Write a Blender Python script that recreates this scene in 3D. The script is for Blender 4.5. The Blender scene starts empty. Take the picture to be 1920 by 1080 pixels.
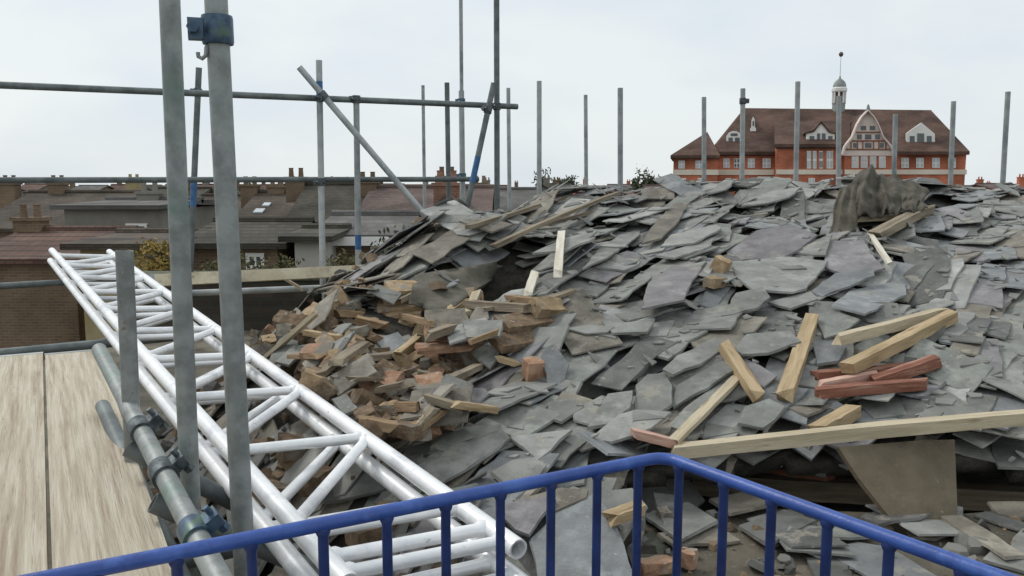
import bpy, bmesh, math, random
import numpy as np
from mathutils import Vector, Matrix, noise as mnoise
from mathutils.bvhtree import BVHTree

R = math.radians
SC = bpy.context.scene
COL = SC.collection
EZ = 10.0                                   # eye height above the street
FPX = 1560.0                                # focal length in pixels of a 1920 wide frame
TH = math.atan(195.0 / FPX)                 # the camera looks down a little

# ------------------------------------------------------------------ camera
cd = bpy.data.cameras.new('camera')
cam = bpy.data.objects.new('camera', cd)
COL.objects.link(cam)
cam.location = (0, 0, EZ)
cam.rotation_euler = (math.pi / 2 - TH, 0, 0)
cd.sensor_width = 36
cd.lens = 36 * FPX / 1920
cd.clip_start = 0.05
cd.clip_end = 3000
SC.camera = cam
SC.view_settings.view_transform = 'Standard'
SC.view_settings.look = 'None'
SC.view_settings.exposure = 0.0
SC.view_settings.gamma = 1

# ------------------------------------------------------------------ sky and sun (overcast)
SUN_EL, SUN_AZ = R(48), R(-60)              # azimuth measured from +Y towards +X
w = bpy.data.worlds.new('World')
SC.world = w
w.use_nodes = True
nt = w.node_tree
nt.nodes.clear()
out = nt.nodes.new('ShaderNodeOutputWorld')
bg = nt.nodes.new('ShaderNodeBackground')
bg.inputs['Strength'].default_value = 0.1
sky = nt.nodes.new('ShaderNodeTexSky')
sky.sky_type = 'NISHITA'
sky.sun_disc = False
sky.sun_elevation = SUN_EL
sky.sun_rotation = SUN_AZ
sky.dust_density = 3.0
tc = nt.nodes.new('ShaderNodeTexCoord')
mp = nt.nodes.new('ShaderNodeMapping')
mp.inputs['Scale'].default_value = (1.0, 1.0, 2.4)
mp.inputs['Location'].default_value = (0.35, 0.2, 0.1)
nz = nt.nodes.new('ShaderNodeTexNoise')
nz.inputs['Scale'].default_value = 2.2
nz.inputs['Detail'].default_value = 6
nz.inputs['Roughness'].default_value = 0.5
rp = nt.nodes.new('ShaderNodeValToRGB')
rp.color_ramp.elements[0].position = 0.36
rp.color_ramp.elements[0].color = (0.73, 0.805, 0.87, 1)
rp.color_ramp.elements[1].position = 0.52
rp.color_ramp.elements[1].color = (0.85, 0.90, 0.905, 1)
vm = nt.nodes.new('ShaderNodeVectorMath')
vm.operation = 'SCALE'
vm.inputs[3].default_value = 10.5
mx = nt.nodes.new('ShaderNodeMix')
mx.data_type = 'RGBA'
mx.inputs['Factor'].default_value = 0.88
L = nt.links.new
L(tc.outputs['Generated'], mp.inputs['Vector'])
L(mp.outputs['Vector'], nz.inputs['Vector'])
L(nz.outputs['Fac'], rp.inputs['Fac'])
L(rp.outputs['Color'], vm.inputs[0])
L(sky.outputs['Color'], mx.inputs[6])
L(vm.outputs['Vector'], mx.inputs[7])
L(mx.outputs[2], bg.inputs['Color'])
L(bg.outputs['Background'], out.inputs['Surface'])

sd = bpy.data.lights.new('sun', 'SUN')
sd.energy = 1.45
sd.angle = R(12)
sd.color = (1.0, 0.97, 0.92)
sun = bpy.data.objects.new('sun', sd)
COL.objects.link(sun)
sdir = Vector((math.sin(SUN_AZ) * math.cos(SUN_EL), math.cos(SUN_AZ) * math.cos(SUN_EL), math.sin(SUN_EL)))
sun.rotation_euler = sdir.to_track_quat('Z', 'Y').to_euler()
sun.location = sdir * 60 + Vector((0, 0, EZ))

# ------------------------------------------------------------------ projection helpers
CT, ST = math.cos(TH), math.sin(TH)


def ray(px, py):
    a = (px - 960) / FPX
    b = (540 - py) / FPX
    return Vector((a, CT + b * ST, -ST + b * CT))


def at(px, py, Y):
    d = ray(px, py)
    s = Y / d.y
    return Vector((d.x * s, Y, EZ + d.z * s))


def at_z(px, py, z):
    d = ray(px, py)
    s = (z - EZ) / d.z
    return Vector((d.x * s, d.y * s, z))


def proj(p):
    x, y, z = p[0], p[1], p[2] - EZ
    dep = y * CT - z * ST
    return 960 + FPX * x / dep, 540 - FPX * (y * ST + z * CT) / dep


# ------------------------------------------------------------------ object helpers
def tag(o, label=None, cat=None, group=None, kind=None):
    if label: o['label'] = label
    if cat: o['category'] = cat
    if group: o['group'] = group
    if kind: o['kind'] = kind
    return o


def empty(name, loc, label, cat, group=None):
    o = bpy.data.objects.new(name, None)
    o.location = loc
    o.empty_display_size = 0.2
    COL.objects.link(o)
    return tag(o, label, cat, group)


def world_loc(o):
    v = Vector((0, 0, 0))
    while o is not None:
        v += o.location
        o = o.parent
    return v


class MB:
    def __init__(s):
        s.v, s.f = [], []

    def add(s, vs, fs):
        b = len(s.v)
        s.v += [Vector(p) for p in vs]
        s.f += [tuple(i + b for i in f) for f in fs]
        return s

    def box(s, c, size, rot=None):
        hx, hy, hz = size[0] / 2, size[1] / 2, size[2] / 2
        m = rot if rot is not None else Matrix.Identity(3)
        c = Vector(c)
        vs = [c + m @ Vector((x * hx, y * hy, z * hz)) for x in (-1, 1) for y in (-1, 1) for z in (-1, 1)]
        return s.add(vs, [(0, 1, 3, 2), (4, 6, 7, 5), (0, 4, 5, 1), (2, 3, 7, 6), (0, 2, 6, 4), (1, 5, 7, 3)])

    def prism(s, pts, vec):
        n = len(pts)
        pts = [Vector(p) for p in pts]
        vec = Vector(vec)
        vs = pts + [p + vec for p in pts]
        fs = [tuple(range(n)), tuple(range(2 * n - 1, n - 1, -1))]
        fs += [(i, (i + 1) % n, n + (i + 1) % n, n + i) for i in range(n)]
        return s.add(vs, fs)

    def tube(s, pts, r, seg=14, hollow=0.0):
        pts = [Vector(p) for p in pts]
        n = len(pts)
        t0 = (pts[1] - pts[0]).normalized()
        up = Vector((0, 0, 1)) if abs(t0.z) < 0.9 else Vector((1, 0, 0))
        u = t0.cross(up).normalized()
        vs, fs = [], []
        rr = [(r if not isinstance(r, (list, tuple)) else r[i]) for i in range(n)]
        for i in range(n):
            a = pts[max(i - 1, 0)]
            b = pts[min(i + 1, n - 1)]
            t = (b - a).normalized()
            u = (u - t * u.dot(t)).normalized()
            v = t.cross(u)
            for k in range(seg):
                an = 2 * math.pi * k / seg
                vs.append(pts[i] + (u * math.cos(an) + v * math.sin(an)) * rr[i])
        for i in range(n - 1):
            for k in range(seg):
                fs.append((i * seg + k, i * seg + (k + 1) % seg, (i + 1) * seg + (k + 1) % seg, (i + 1) * seg + k))
        if hollow > 0:
            # open ends: rim rings and a short bore with a closed floor
            for e, (ring, d) in enumerate(((0, 1), (n - 1, -1))):
                t = (pts[min(1, n - 1)] - pts[0]).normalized() if ring == 0 else (pts[-2] - pts[-1]).normalized()
                c = pts[ring]
                base = len(vs)
                for k in range(seg):
                    vs.append(c + (vs[ring * seg + k] - c) * hollow)
                for k in range(seg):
                    vs.append(vs[base + k] + t * 0.14)
                for k in range(seg):
                    k2 = (k + 1) % seg
                    fs.append((ring * seg + k, ring * seg + k2, base + k2, base + k))
                    fs.append((base + k, base + k2, base + seg + k2, base + seg + k))
                fs.append(tuple(base + seg + k for k in range(seg)))
        else:
            fs.append(tuple(range(seg)))
            fs.append(tuple((n - 1) * seg + k for k in range(seg)))
        return s.add(vs, fs)

    def lathe(s, c, prof, seg=16, ax=None):
        c = Vector(c)
        vs, fs = [], []
        n = len(prof)
        for (r, z) in prof:
            for k in range(seg):
                a = 2 * math.pi * k / seg
                vs.append(c + Vector((r * math.cos(a), r * math.sin(a), z)))
        for i in range(n - 1):
            for k in range(seg):
                fs.append((i * seg + k, i * seg + (k + 1) % seg, (i + 1) * seg + (k + 1) % seg, (i + 1) * seg + k))
        fs.append(tuple(range(seg)))
        fs.append(tuple((n - 1) * seg + k for k in range(seg)))
        return s.add(vs, fs)

    def build(s, name, m, parent=None, smooth=False, recalc=True):
        me = bpy.data.meshes.new(name)
        if parent is not None:
            off = world_loc(parent)
            loc = Vector((0, 0, 0))
        else:
            xs = [p.x for p in s.v]; ys = [p.y for p in s.v]; zs = [p.z for p in s.v]
            off = Vector(((min(xs) + max(xs)) / 2, (min(ys) + max(ys)) / 2, min(zs)))
            loc = off
        me.from_pydata([tuple(p - off) for p in s.v], [], s.f)
        if recalc:
            b = bmesh.new(); b.from_mesh(me)
            bmesh.ops.recalc_face_normals(b, faces=b.faces)
            b.to_mesh(me); b.free()
        if smooth:
            me.shade_smooth()
            me.set_sharp_from_angle(angle=R(38))
        if isinstance(m, (list, tuple)):
            for q in m: me.materials.append(q)
        else:
            me.materials.append(m)
        o = bpy.data.objects.new(name, me)
        o.location = loc
        COL.objects.link(o)
        if parent is not None:
            o.parent = parent
        return o


# ------------------------------------------------------------------ materials
def lin(c):
    return tuple(((x / 255) / 12.92 if x / 255 <= 0.04045 else ((x / 255 + 0.055) / 1.055) ** 2.4) for x in c)


def mat(name, c1, c2=None, scale=5.0, rough=0.8, metal=0.0, bump=0.0, bscale=40.0, rnd=0.0, stretch=(1, 1, 1),
        c3=None, s3=2.0, t3=(0.54, 0.66), spots=None, spec=0.4, lo=0.38, hi=0.62, turn=None):
    m = bpy.data.materials.new(name)
    m.use_nodes = True
    t = m.node_tree
    N, K = t.nodes, t.links.new
    b = N['Principled BSDF']
    b.inputs['Roughness'].default_value = rough
    b.inputs['Metallic'].default_value = metal
    b.inputs['Specular IOR Level'].default_value = spec
    co = N.new('ShaderNodeTexCoord')
    oi = N.new('ShaderNodeObjectInfo')
    ad = N.new('ShaderNodeVectorMath'); ad.operation = 'MULTIPLY_ADD'
    cb = N.new('ShaderNodeCombineXYZ')
    for i in range(3): K(oi.outputs['Random'], cb.inputs[i])
    if turn is not None:                        # grain direction of a thing that is not turned itself
        vr = N.new('ShaderNodeVectorRotate'); vr.rotation_type = 'Z_AXIS'; vr.inputs['Angle'].default_value = -turn
        K(co.outputs['Object'], vr.inputs['Vector']); K(vr.outputs[0], ad.inputs[0])
    else:
        K(co.outputs['Object'], ad.inputs[0])
    ad.inputs[1].default_value = stretch
    sc = N.new('ShaderNodeVectorMath'); sc.operation = 'SCALE'; sc.inputs[3].default_value = 37.0
    K(cb.outputs[0], sc.inputs[0])
    K(sc.outputs[0], ad.inputs[2])
    vec = ad.outputs[0]
    if c2 is None: c2 = c1
    n1 = N.new('ShaderNodeTexNoise'); n1.inputs['Scale'].default_value = scale; n1.inputs['Detail'].default_value = 5
    n1.inputs['Roughness'].default_value = 0.6
    K(vec, n1.inputs['Vector'])
    r1 = N.new('ShaderNodeValToRGB')
    r1.color_ramp.elements[0].position = lo; r1.color_ramp.elements[0].color = (*c1, 1)
    r1.color_ramp.elements[1].position = hi; r1.color_ramp.elements[1].color = (*c2, 1)
    K(n1.outputs['Fac'], r1.inputs['Fac'])
    colr = r1.outputs['Color']
    if c3 is not None:
        n3 = N.new('ShaderNodeTexNoise'); n3.inputs['Scale'].default_value = s3; n3.inputs['Detail'].default_value = 7
        n3.inputs['Roughness'].default_value = 0.65
        K(vec, n3.inputs['Vector'])
        mr = N.new('ShaderNodeMapRange'); mr.inputs[1].default_value = t3[0]; mr.inputs[2].default_value = t3[1]
        K(n3.outputs['Fac'], mr.inputs[0])
        mm = N.new('ShaderNodeMix'); mm.data_type = 'RGBA'
        K(mr.outputs[0], mm.inputs['Factor'])
        K(colr, mm.inputs[6]); mm.inputs[7].default_value = (*c3, 1)
        colr = mm.outputs[2]
    if spots is not None:                       # (colour, scale, threshold, strength): dust, lichen, rust, splashes
        for (sc_, ss, tt, st) in spots:
            n4 = N.new('ShaderNodeTexNoise'); n4.inputs['Scale'].default_value = ss; n4.inputs['Detail'].default_value = 4
            n4.inputs['Roughness'].default_value = 0.7
            K(vec, n4.inputs['Vector'])
            m4 = N.new('ShaderNodeMapRange'); m4.inputs[1].default_value = tt; m4.inputs[2].default_value = tt + 0.05; m4.inputs[4].default_value = st
            K(n4.outputs['Fac'], m4.inputs[0])
            x4 = N.new('ShaderNodeMix'); x4.data_type = 'RGBA'
            K(m4.outputs[0], x4.inputs['Factor']); K(colr, x4.inputs[6]); x4.inputs[7].default_value = (*sc_, 1)
            colr = x4.outputs[2]
    if rnd > 0:
        mr = N.new('ShaderNodeMapRange')
        mr.inputs[3].default_value = 1 - rnd; mr.inputs[4].default_value = 1 + rnd
        K(oi.outputs['Random'], mr.inputs[0])
        hs = N.new('ShaderNodeHueSaturation')
        K(mr.outputs[0], hs.inputs['Value'])
        K(colr, hs.inputs['Color'])
        colr = hs.outputs['Color']
    K(colr, b.inputs['Base Color'])
    if bump > 0:
        nb = N.new('ShaderNodeTexNoise'); nb.inputs['Scale'].default_value = bscale; nb.inputs['Detail'].default_value = 6
        nb.inputs['Roughness'].default_value = 0.65
        K(vec, nb.inputs['Vector'])
        bp = N.new('ShaderNodeBump'); bp.inputs['Strength'].default_value = bump; bp.inputs['Distance'].default_value = 0.02
        K(nb.outputs['Fac'], bp.inputs['Height'])
        K(bp.outputs['Normal'], b.inputs['Normal'])
    return m


def brickmat(name, c1, c2, mortar, bw=0.23, bh=0.075, ms=0.012, roofy=False, rough=0.85, rnd=0.0):
    m = bpy.data.materials.new(name)
    m.use_nodes = True
    t = m.node_tree
    N, K = t.nodes, t.links.new
    b = N['Principled BSDF']
    b.inputs['Roughness'].default_value = rough
    b.inputs['Specular IOR Level'].default_value = 0.25
    co = N.new('ShaderNodeTexCoord')
    sx = N.new('ShaderNodeSeparateXYZ')
    K(co.outputs['Object'], sx.inputs[0])
    a1 = N.new('ShaderNodeMath'); a1.operation = 'ADD'
    K(sx.outputs['X'], a1.inputs[0]); K(sx.outputs['Y'], a1.inputs[1])
    cb = N.new('ShaderNodeCombineXYZ')
    if roofy:
        K(sx.outputs['X'], cb.inputs[0]); K(sx.outputs['Z'], cb.inputs[1])
    else:
        K(a1.outputs[0], cb.inputs[0]); K(sx.outputs['Z'], cb.inputs[1])
    br = N.new('ShaderNodeTexBrick')
    br.inputs['Scale'].default_value = 1.0
    br.inputs['Brick Width'].default_value = bw
    br.inputs['Row Height'].default_value = bh
    br.inputs['Mortar Size'].default_value = ms
    br.inputs['Color1'].default_value = (*c1, 1)
    br.inputs['Color2'].default_value = (*c2, 1)
    br.inputs['Mortar'].default_value = (*mortar, 1)
    K(cb.outputs[0], br.inputs['Vector'])
    n3 = N.new('ShaderNodeTexNoise'); n3.inputs['Scale'].default_value = 0.55; n3.inputs['Detail'].default_value = 6
    K(co.outputs['Object'], n3.inputs['Vector'])
    mr = N.new('ShaderNodeMapRange'); mr.inputs[1].default_value = 0.3; mr.inputs[2].default_value = 0.7
    mr.inputs[3].default_value = 0.5; mr.inputs[4].default_value = 1.4
    K(n3.outputs['Fac'], mr.inputs[0])
    hs = N.new('ShaderNodeHueSaturation')
    K(mr.outputs[0], hs.inputs['Value']); K(br.outputs['Color'], hs.inputs['Color'])
    K(hs.outputs['Color'], b.inputs['Base Color'])
    bp = N.new('ShaderNodeBump'); bp.inputs['Strength'].default_value = 0.4; bp.inputs['Distance'].default_value = 0.02
    K(br.outputs['Fac'], bp.inputs['Height']); bp.invert = True
    K(bp.outputs['Normal'], b.inputs['Normal'])
    return m


M = {}
# slate tones: (name used in labels, two base colours)
TONES = {
    'mid grey': ((0.160, 0.160, 0.148), (0.225, 0.224, 0.207)),
    'blue-grey': ((0.158, 0.165, 0.168), (0.220, 0.228, 0.230)),
    'green-grey': ((0.155, 0.160, 0.146), (0.218, 0.224, 0.204)),
    'pale grey': ((0.222, 0.223, 0.210), (0.295, 0.296, 0.280)),
    'dark grey': ((0.085, 0.085, 0.080), (0.130, 0.130, 0.122)),
    'brownish grey': ((0.140, 0.124, 0.100), (0.215, 0.195, 0.160)),
    'purple-grey': ((0.168, 0.158, 0.162), (0.228, 0.216, 0.220)),
}
for k, (a, b_) in TONES.items():
    a, b_ = tuple(x * 1.02 for x in a), tuple(x * 1.06 for x in b_)
    M['slate ' + k] = mat('slate_' + k.replace(' ', '_').replace('-', '_'), a, b_, scale=9, rough=0.66, bump=0.5, bscale=24,
                          rnd=0.16, c3=tuple(x * 1.3 for x in b_), s3=5.0, spec=0.35,
                          spots=[((0.34, 0.31, 0.25), 7.0, 0.60, 0.55), ((0.40, 0.38, 0.32), 38.0, 0.66, 0.7), ((0.07, 0.065, 0.055), 19.0, 0.66, 0.6)])
M['mound'] = mat('mound_dirt_gap_shade', (0.020, 0.018, 0.015), (0.060, 0.053, 0.042), scale=14, rough=0.95, bump=1.0, bscale=30)  # brown dirt, its colour darkened to deepen the shade in the slate gaps
M['frag'] = mat('slate_chips', (0.10, 0.10, 0.092), (0.21, 0.205, 0.185), scale=1.6, rough=0.8, bump=0.3, bscale=40)
M['flake'] = mat('slate_flakes', (0.15, 0.15, 0.138), (0.30, 0.298, 0.275), scale=2.2, rough=0.7, bump=0.3, bscale=40)
M['frag_brown'] = mat('brick_chips', (0.10, 0.075, 0.05), (0.27, 0.19, 0.12), scale=2.5, rough=0.9, bump=0.5, bscale=40)
M['galv'] = mat('galvanised_steel', (0.20, 0.215, 0.21), (0.31, 0.33, 0.325), scale=16, rough=0.5, metal=0.35, bump=0.12, bscale=60,
                c3=(0.16, 0.23, 0.20), s3=3.5, rnd=0.08, spots=[((0.20, 0.10, 0.05), 22.0, 0.66, 0.7), ((0.45, 0.44, 0.41), 30.0, 0.68, 0.8)])
M['galv_far'] = mat('weathered_steel_tube', (0.30, 0.315, 0.315), (0.42, 0.44, 0.44), scale=8, rough=0.55, metal=0.25, rnd=0.15,
                    c3=(0.20, 0.24, 0.26), s3=2.5)
M['galv_dark'] = mat('dark_steel_tube', (0.10, 0.115, 0.115), (0.17, 0.19, 0.19), scale=10, rough=0.55, metal=0.3, rnd=0.1)
M['bluemark'] = mat('blue_paint_band', (0.03, 0.10, 0.24), (0.06, 0.16, 0.32), scale=20, rough=0.5)
M['coupler'] = mat('coupler_steel', (0.05, 0.06, 0.065), (0.13, 0.15, 0.16), scale=40, rough=0.5, metal=0.5, bump=0.2, bscale=80)
M['coupler_blue'] = mat('blue_coupler', (0.03, 0.06, 0.10), (0.08, 0.13, 0.19), scale=30, rough=0.4, metal=0.3, c3=(0.10, 0.16, 0.09), s3=10)
M['alu'] = mat('white_aluminium', (0.80, 0.81, 0.82), (0.90, 0.90, 0.91), scale=10, rough=0.33, metal=0.25, bump=0.08, bscale=50,
               c3=(0.62, 0.63, 0.67), s3=4, spots=[((0.42, 0.41, 0.39), 18.0, 0.64, 0.7), ((0.25, 0.23, 0.21), 50.0, 0.69, 0.7)])
M['rail'] = mat('blue_rail_paint', (0.025, 0.065, 0.27), (0.038, 0.095, 0.36), scale=12, rough=0.38, bump=0.12, bscale=70,
                c3=(0.06, 0.14, 0.44), s3=9, spec=0.5, spots=[((0.09, 0.045, 0.03), 26.0, 0.68, 0.9), ((0.25, 0.25, 0.27), 45.0, 0.71, 0.7)])
M['baluster'] = mat('dark_blue_paint', (0.018, 0.034, 0.13), (0.028, 0.055, 0.20), scale=14, rough=0.45, bump=0.1, bscale=70, spots=[((0.09, 0.045, 0.03), 30.0, 0.67, 0.9)])
M['pine'] = mat('pale_pine', (0.42, 0.35, 0.24), (0.60, 0.52, 0.38), scale=6, rough=0.8, bump=0.3, bscale=30, c3=(0.32, 0.25, 0.16), s3=6, spots=[((0.12, 0.09, 0.06), 14.0, 0.63, 0.7), ((0.45, 0.43, 0.38), 30.0, 0.67, 0.6)], stretch=(0.5, 4.5, 4.5))
M['tan'] = mat('tan_timber', (0.34, 0.25, 0.14), (0.50, 0.38, 0.23), scale=7, rough=0.8, bump=0.3, bscale=30, c3=(0.25, 0.17, 0.09), s3=6, spots=[((0.12, 0.09, 0.06), 14.0, 0.63, 0.7), ((0.45, 0.43, 0.38), 30.0, 0.67, 0.6)], stretch=(0.5, 4.5, 4.5))
M['whitewood'] = mat('whitish_timber', (0.55, 0.50, 0.40), (0.70, 0.66, 0.56), scale=8, rough=0.8, bump=0.25, bscale=30, stretch=(0.5, 4.5, 4.5))
M['oldwood'] = mat('weathered_timber', (0.15, 0.12, 0.085), (0.30, 0.25, 0.18), scale=6, rough=0.9, bump=0.4, bscale=30, stretch=(0.5, 4.5, 4.5))
M['brownwood'] = mat('brown_timber', (0.20, 0.13, 0.07), (0.36, 0.25, 0.15), scale=6, rough=0.9, bump=0.4, bscale=30, stretch=(0.5, 4.5, 4.5))
M['redwood'] = mat('red_painted_timber', (0.175, 0.062, 0.038), (0.29, 0.125, 0.08), scale=9, rough=0.8, bump=0.5, bscale=30, c3=(0.46, 0.27, 0.20), s3=8, spots=[((0.12, 0.09, 0.06), 14.0, 0.63, 0.7), ((0.45, 0.43, 0.38), 30.0, 0.67, 0.6)], stretch=(0.5, 4.5, 4.5))
M['pinkwood'] = mat('pinkish_timber', (0.45, 0.24, 0.19), (0.62, 0.42, 0.33), scale=9, rough=0.8, bump=0.25, bscale=40, stretch=(0.5, 4.5, 4.5))
M['board'] = mat('scaffold_board_wood', (0.60, 0.52, 0.37), (0.76, 0.68, 0.50), scale=5, rough=0.8, bump=0.25, bscale=26, c3=(0.40, 0.32, 0.24), s3=3, spots=[((0.12, 0.09, 0.06), 14.0, 0.63, 0.7), ((0.45, 0.43, 0.38), 30.0, 0.67, 0.6)])
M['ply'] = mat('dirty_brown_board', (0.11, 0.088, 0.06), (0.18, 0.145, 0.10), scale=4, rough=0.9, bump=0.4, bscale=26, c3=(0.08, 0.065, 0.045), s3=2.5, spots=[((0.30, 0.27, 0.21), 24.0, 0.66, 0.7)])
M['floor'] = mat('dirty_floor', (0.10, 0.09, 0.068), (0.19, 0.17, 0.13), scale=5, rough=0.92, bump=0.5, bscale=22, c3=(0.14, 0.155, 0.12), s3=3)
M['deck'] = mat('dirty_felted_boards', (0.085, 0.075, 0.055), (0.15, 0.13, 0.10), scale=4, rough=0.92, bump=0.7, bscale=22, c3=(0.11, 0.12, 0.095), s3=3, spots=[((0.28, 0.25, 0.20), 26.0, 0.64, 0.7), ((0.04, 0.035, 0.03), 9.0, 0.62, 0.8)])
M['felt'] = mat('roofing_felt', (0.085, 0.078, 0.062), (0.15, 0.138, 0.11), scale=7, rough=0.9, bump=0.5, bscale=18)
M['hessian'] = mat('grey_green_sheet', (0.085, 0.078, 0.060), (0.165, 0.152, 0.12), scale=9, rough=0.95, bump=0.6, bscale=45, c3=(0.09, 0.08, 0.06), s3=6, spots=[((0.28, 0.26, 0.22), 20.0, 0.64, 0.6)])
BRT = {
    'tan': ((0.28, 0.195, 0.112), (0.42, 0.31, 0.19)),
    'brown': ((0.13, 0.088, 0.054), (0.25, 0.175, 0.112)),
    'orange': ((0.28, 0.155, 0.095), (0.40, 0.25, 0.165)),
    'grey-brown': ((0.17, 0.15, 0.12), (0.29, 0.26, 0.21)),
}
for k, (a, b_) in BRT.items():
    M['brick ' + k] = mat('brick_' + k.replace('-', '_'), a, b_, scale=22, rough=0.92, bump=0.45, bscale=90, rnd=0.18, spots=[((0.36, 0.34, 0.30), 16.0, 0.62, 0.75), ((0.05, 0.04, 0.035), 26.0, 0.66, 0.6)], c3=(0.26, 0.24, 0.20), s3=9)

# ------------------------------------------------------------------ the heap: one height function
FLOOR = -1.38                                # relative to the eye
EDGE = [(1.6, 0.12), (1.85, 0.05), (2.65, -0.52), (3.7, -1.28), (4.3, -1.22), (4.9, -0.92), (5.56, -0.48), (6.0, -0.18), (6.6, 0.05), (9, 0.3)]
CREST = [(-2, -0.50), (0.0, -0.20), (0.25, -0.12), (0.6, -0.07), (1.0, -0.06), (1.4, -0.05), (2.0, -0.01), (2.4, -0.02), (3.0, -0.04), (4.5, -0.08)]


def lerp_tab(tab, t):
    if t <= tab[0][0]: return tab[0][1]
    for (a, va), (b, vb) in zip(tab, tab[1:]):
        if t <= b: return va + (vb - va) * (t - a) / (b - a)
    return tab[-1][1]


def in_void(x, y):
    e = 0.03 * math.sin(x * 9) + 0.02 * math.sin(x * 23)
    return x > 0.43 + 0.04 * math.sin(y * 11) and y < 2.86 + e + 0.03 * x


def chord_x(y):                               # where the white beam lies
    return 0.02 - 0.662 * (y - 1.85)


def h_base(x, y):
    z = -1.0 + 0.26 * (y - 2.6)
    c = lerp_tab(CREST, x)
    if z > c - 0.03:                                   # rounded crest, then falling away behind it
        yc = 2.6 + (c + 1.0) / 0.26
        z = c - 0.03 * math.exp(-max(0.0, (z - c + 0.03)) * 20) - max(0.0, y - yc - 0.15) * 0.7
    e = lerp_tab(EDGE, y)
    d = e + 0.40 - x
    if d > 0: z -= 0.22 * min(d, 0.40)
    d = e - x
    if d > 0: z -= 1.1 * d
    dc = chord_x(y) + 0.10 - x
    if dc > 0: z = min(z, -0.98 - 0.3 * min(dc, 1.0))
    elif dc > -0.35: z = min(z, -0.98 + 0.9 * (-dc))
    if y < 2.2: z -= (2.2 - y) * 1.2
    if x > 4.6: z -= (x - 4.6) * 1.5
    # a bulge under the upper slates and the dark hollow beside it
    def g(px, py_, s): return math.exp(-((x - px) ** 2 + (y - py_) ** 2) / (2 * s * s))
    z += 0.12 * g(-0.30, 5.05, 0.24)
    z -= 0.45 * g(-0.03, 4.58, 0.13)
    z -= 0.06 * g(-0.45, 4.15, 0.22)
    z += 0.06 * g(-0.65, 4.1, 0.15)
    z -= 0.08 * g(-0.30, 3.55, 0.2)
    z += 0.035 * mnoise.noise(Vector((x * 1.7, y * 1.7, 3.1))) * 2 + 0.02 * mnoise.noise(Vector((x * 5, y * 5, 7.7)))
    return max(z, FLOOR - 0.02)


X0, X1, Y0, Y1, ST_ = -3.2, 5.4, 1.6, 8.3, 0.025
NX, NY = int(round((X1 - X0) / ST_)) + 1, int(round((Y1 - Y0) / ST_)) + 1
GX = X0 + ST_ * np.arange(NX)
GY = Y0 + ST_ * np.arange(NY)
HB = np.array([[h_base(float(x), float(y)) for y in GY] for x in GX])
VOID = np.array([[in_void(float(x), float(y)) for y in GY] for x in GX])
HB[VOID] = FLOOR
Hc = HB - 0.13
Hc[VOID] = FLOOR


def hget(H, x, y):
    i = int(np.clip(round((x - X0) / ST_), 0, NX - 1))
    j = int(np.clip(round((y - Y0) / ST_), 0, NY - 1))
    return float(H[i, j])


def hit_heap(px, py, H):
    d = ray(px, py)
    y = 1.9
    while y < 7.6:
        s = y / d.y
        x, z = d.x * s, d.z * s
        if z <= hget(H, x, y): return Vector((x, y, z))
        y += 0.01
    return Vector((d.x / d.y * 6.4, 6.4, d.z / d.y * 6.4))


# the shell of the heap
mb = MB()
step = 2
idx = {}
for i in range(0, NX, step):
    for j in range(0, NY, step):
        idx[(i, j)] = len(mb.v)
        mb.v.append(Vector((GX[i], GY[j], EZ + HB[i, j] - 0.14)))
for i in range(0, NX - step, step):
    for j in range(0, NY - step, step):
        q = [(i, j), (i + step, j), (i + step, j + step), (i, j + step)]
        if any(VOID[a] for a in q): continue
        if all(HB[a] <= FLOOR + 0.001 for a in q): continue
        mb.f.append(tuple(idx[a] for a in q))
o = mb.build('rubble_mound', M['mound'], smooth=True)
bmx = bmesh.new(); bmx.from_mesh(o.data)
bmesh.ops.delete(bmx, geom=[v for v in bmx.verts if not v.link_faces], context='VERTS')
bmx.to_mesh(o.data); bmx.free()
sol = o.modifiers.new('shell', 'SOLIDIFY'); sol.thickness = 0.05; sol.offset = -1
tag(o, kind='structure')

# ------------------------------------------------------------------ slates
rng = random.Random(11)
DIP = Vector((0.78, -0.62))                 # the raised edges face this way
LONG = Vector((0.62, 0.78))


def rough_outline(poly, r, jit=0.006, sub=0.07):
    o_ = []
    n = len(poly)
    for i in range(n):
        a, b = poly[i], poly[(i + 1) % n]
        d = (b - a)
        k = max(1, int(d.length / sub))
        nn = Vector((-d.y, d.x)).normalized()
        for q in range(k):
            t = q / k
            p = a + d * t
            if q: p = p + nn * r.gauss(0, jit)
            o_.append(p)
    return o_


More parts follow.
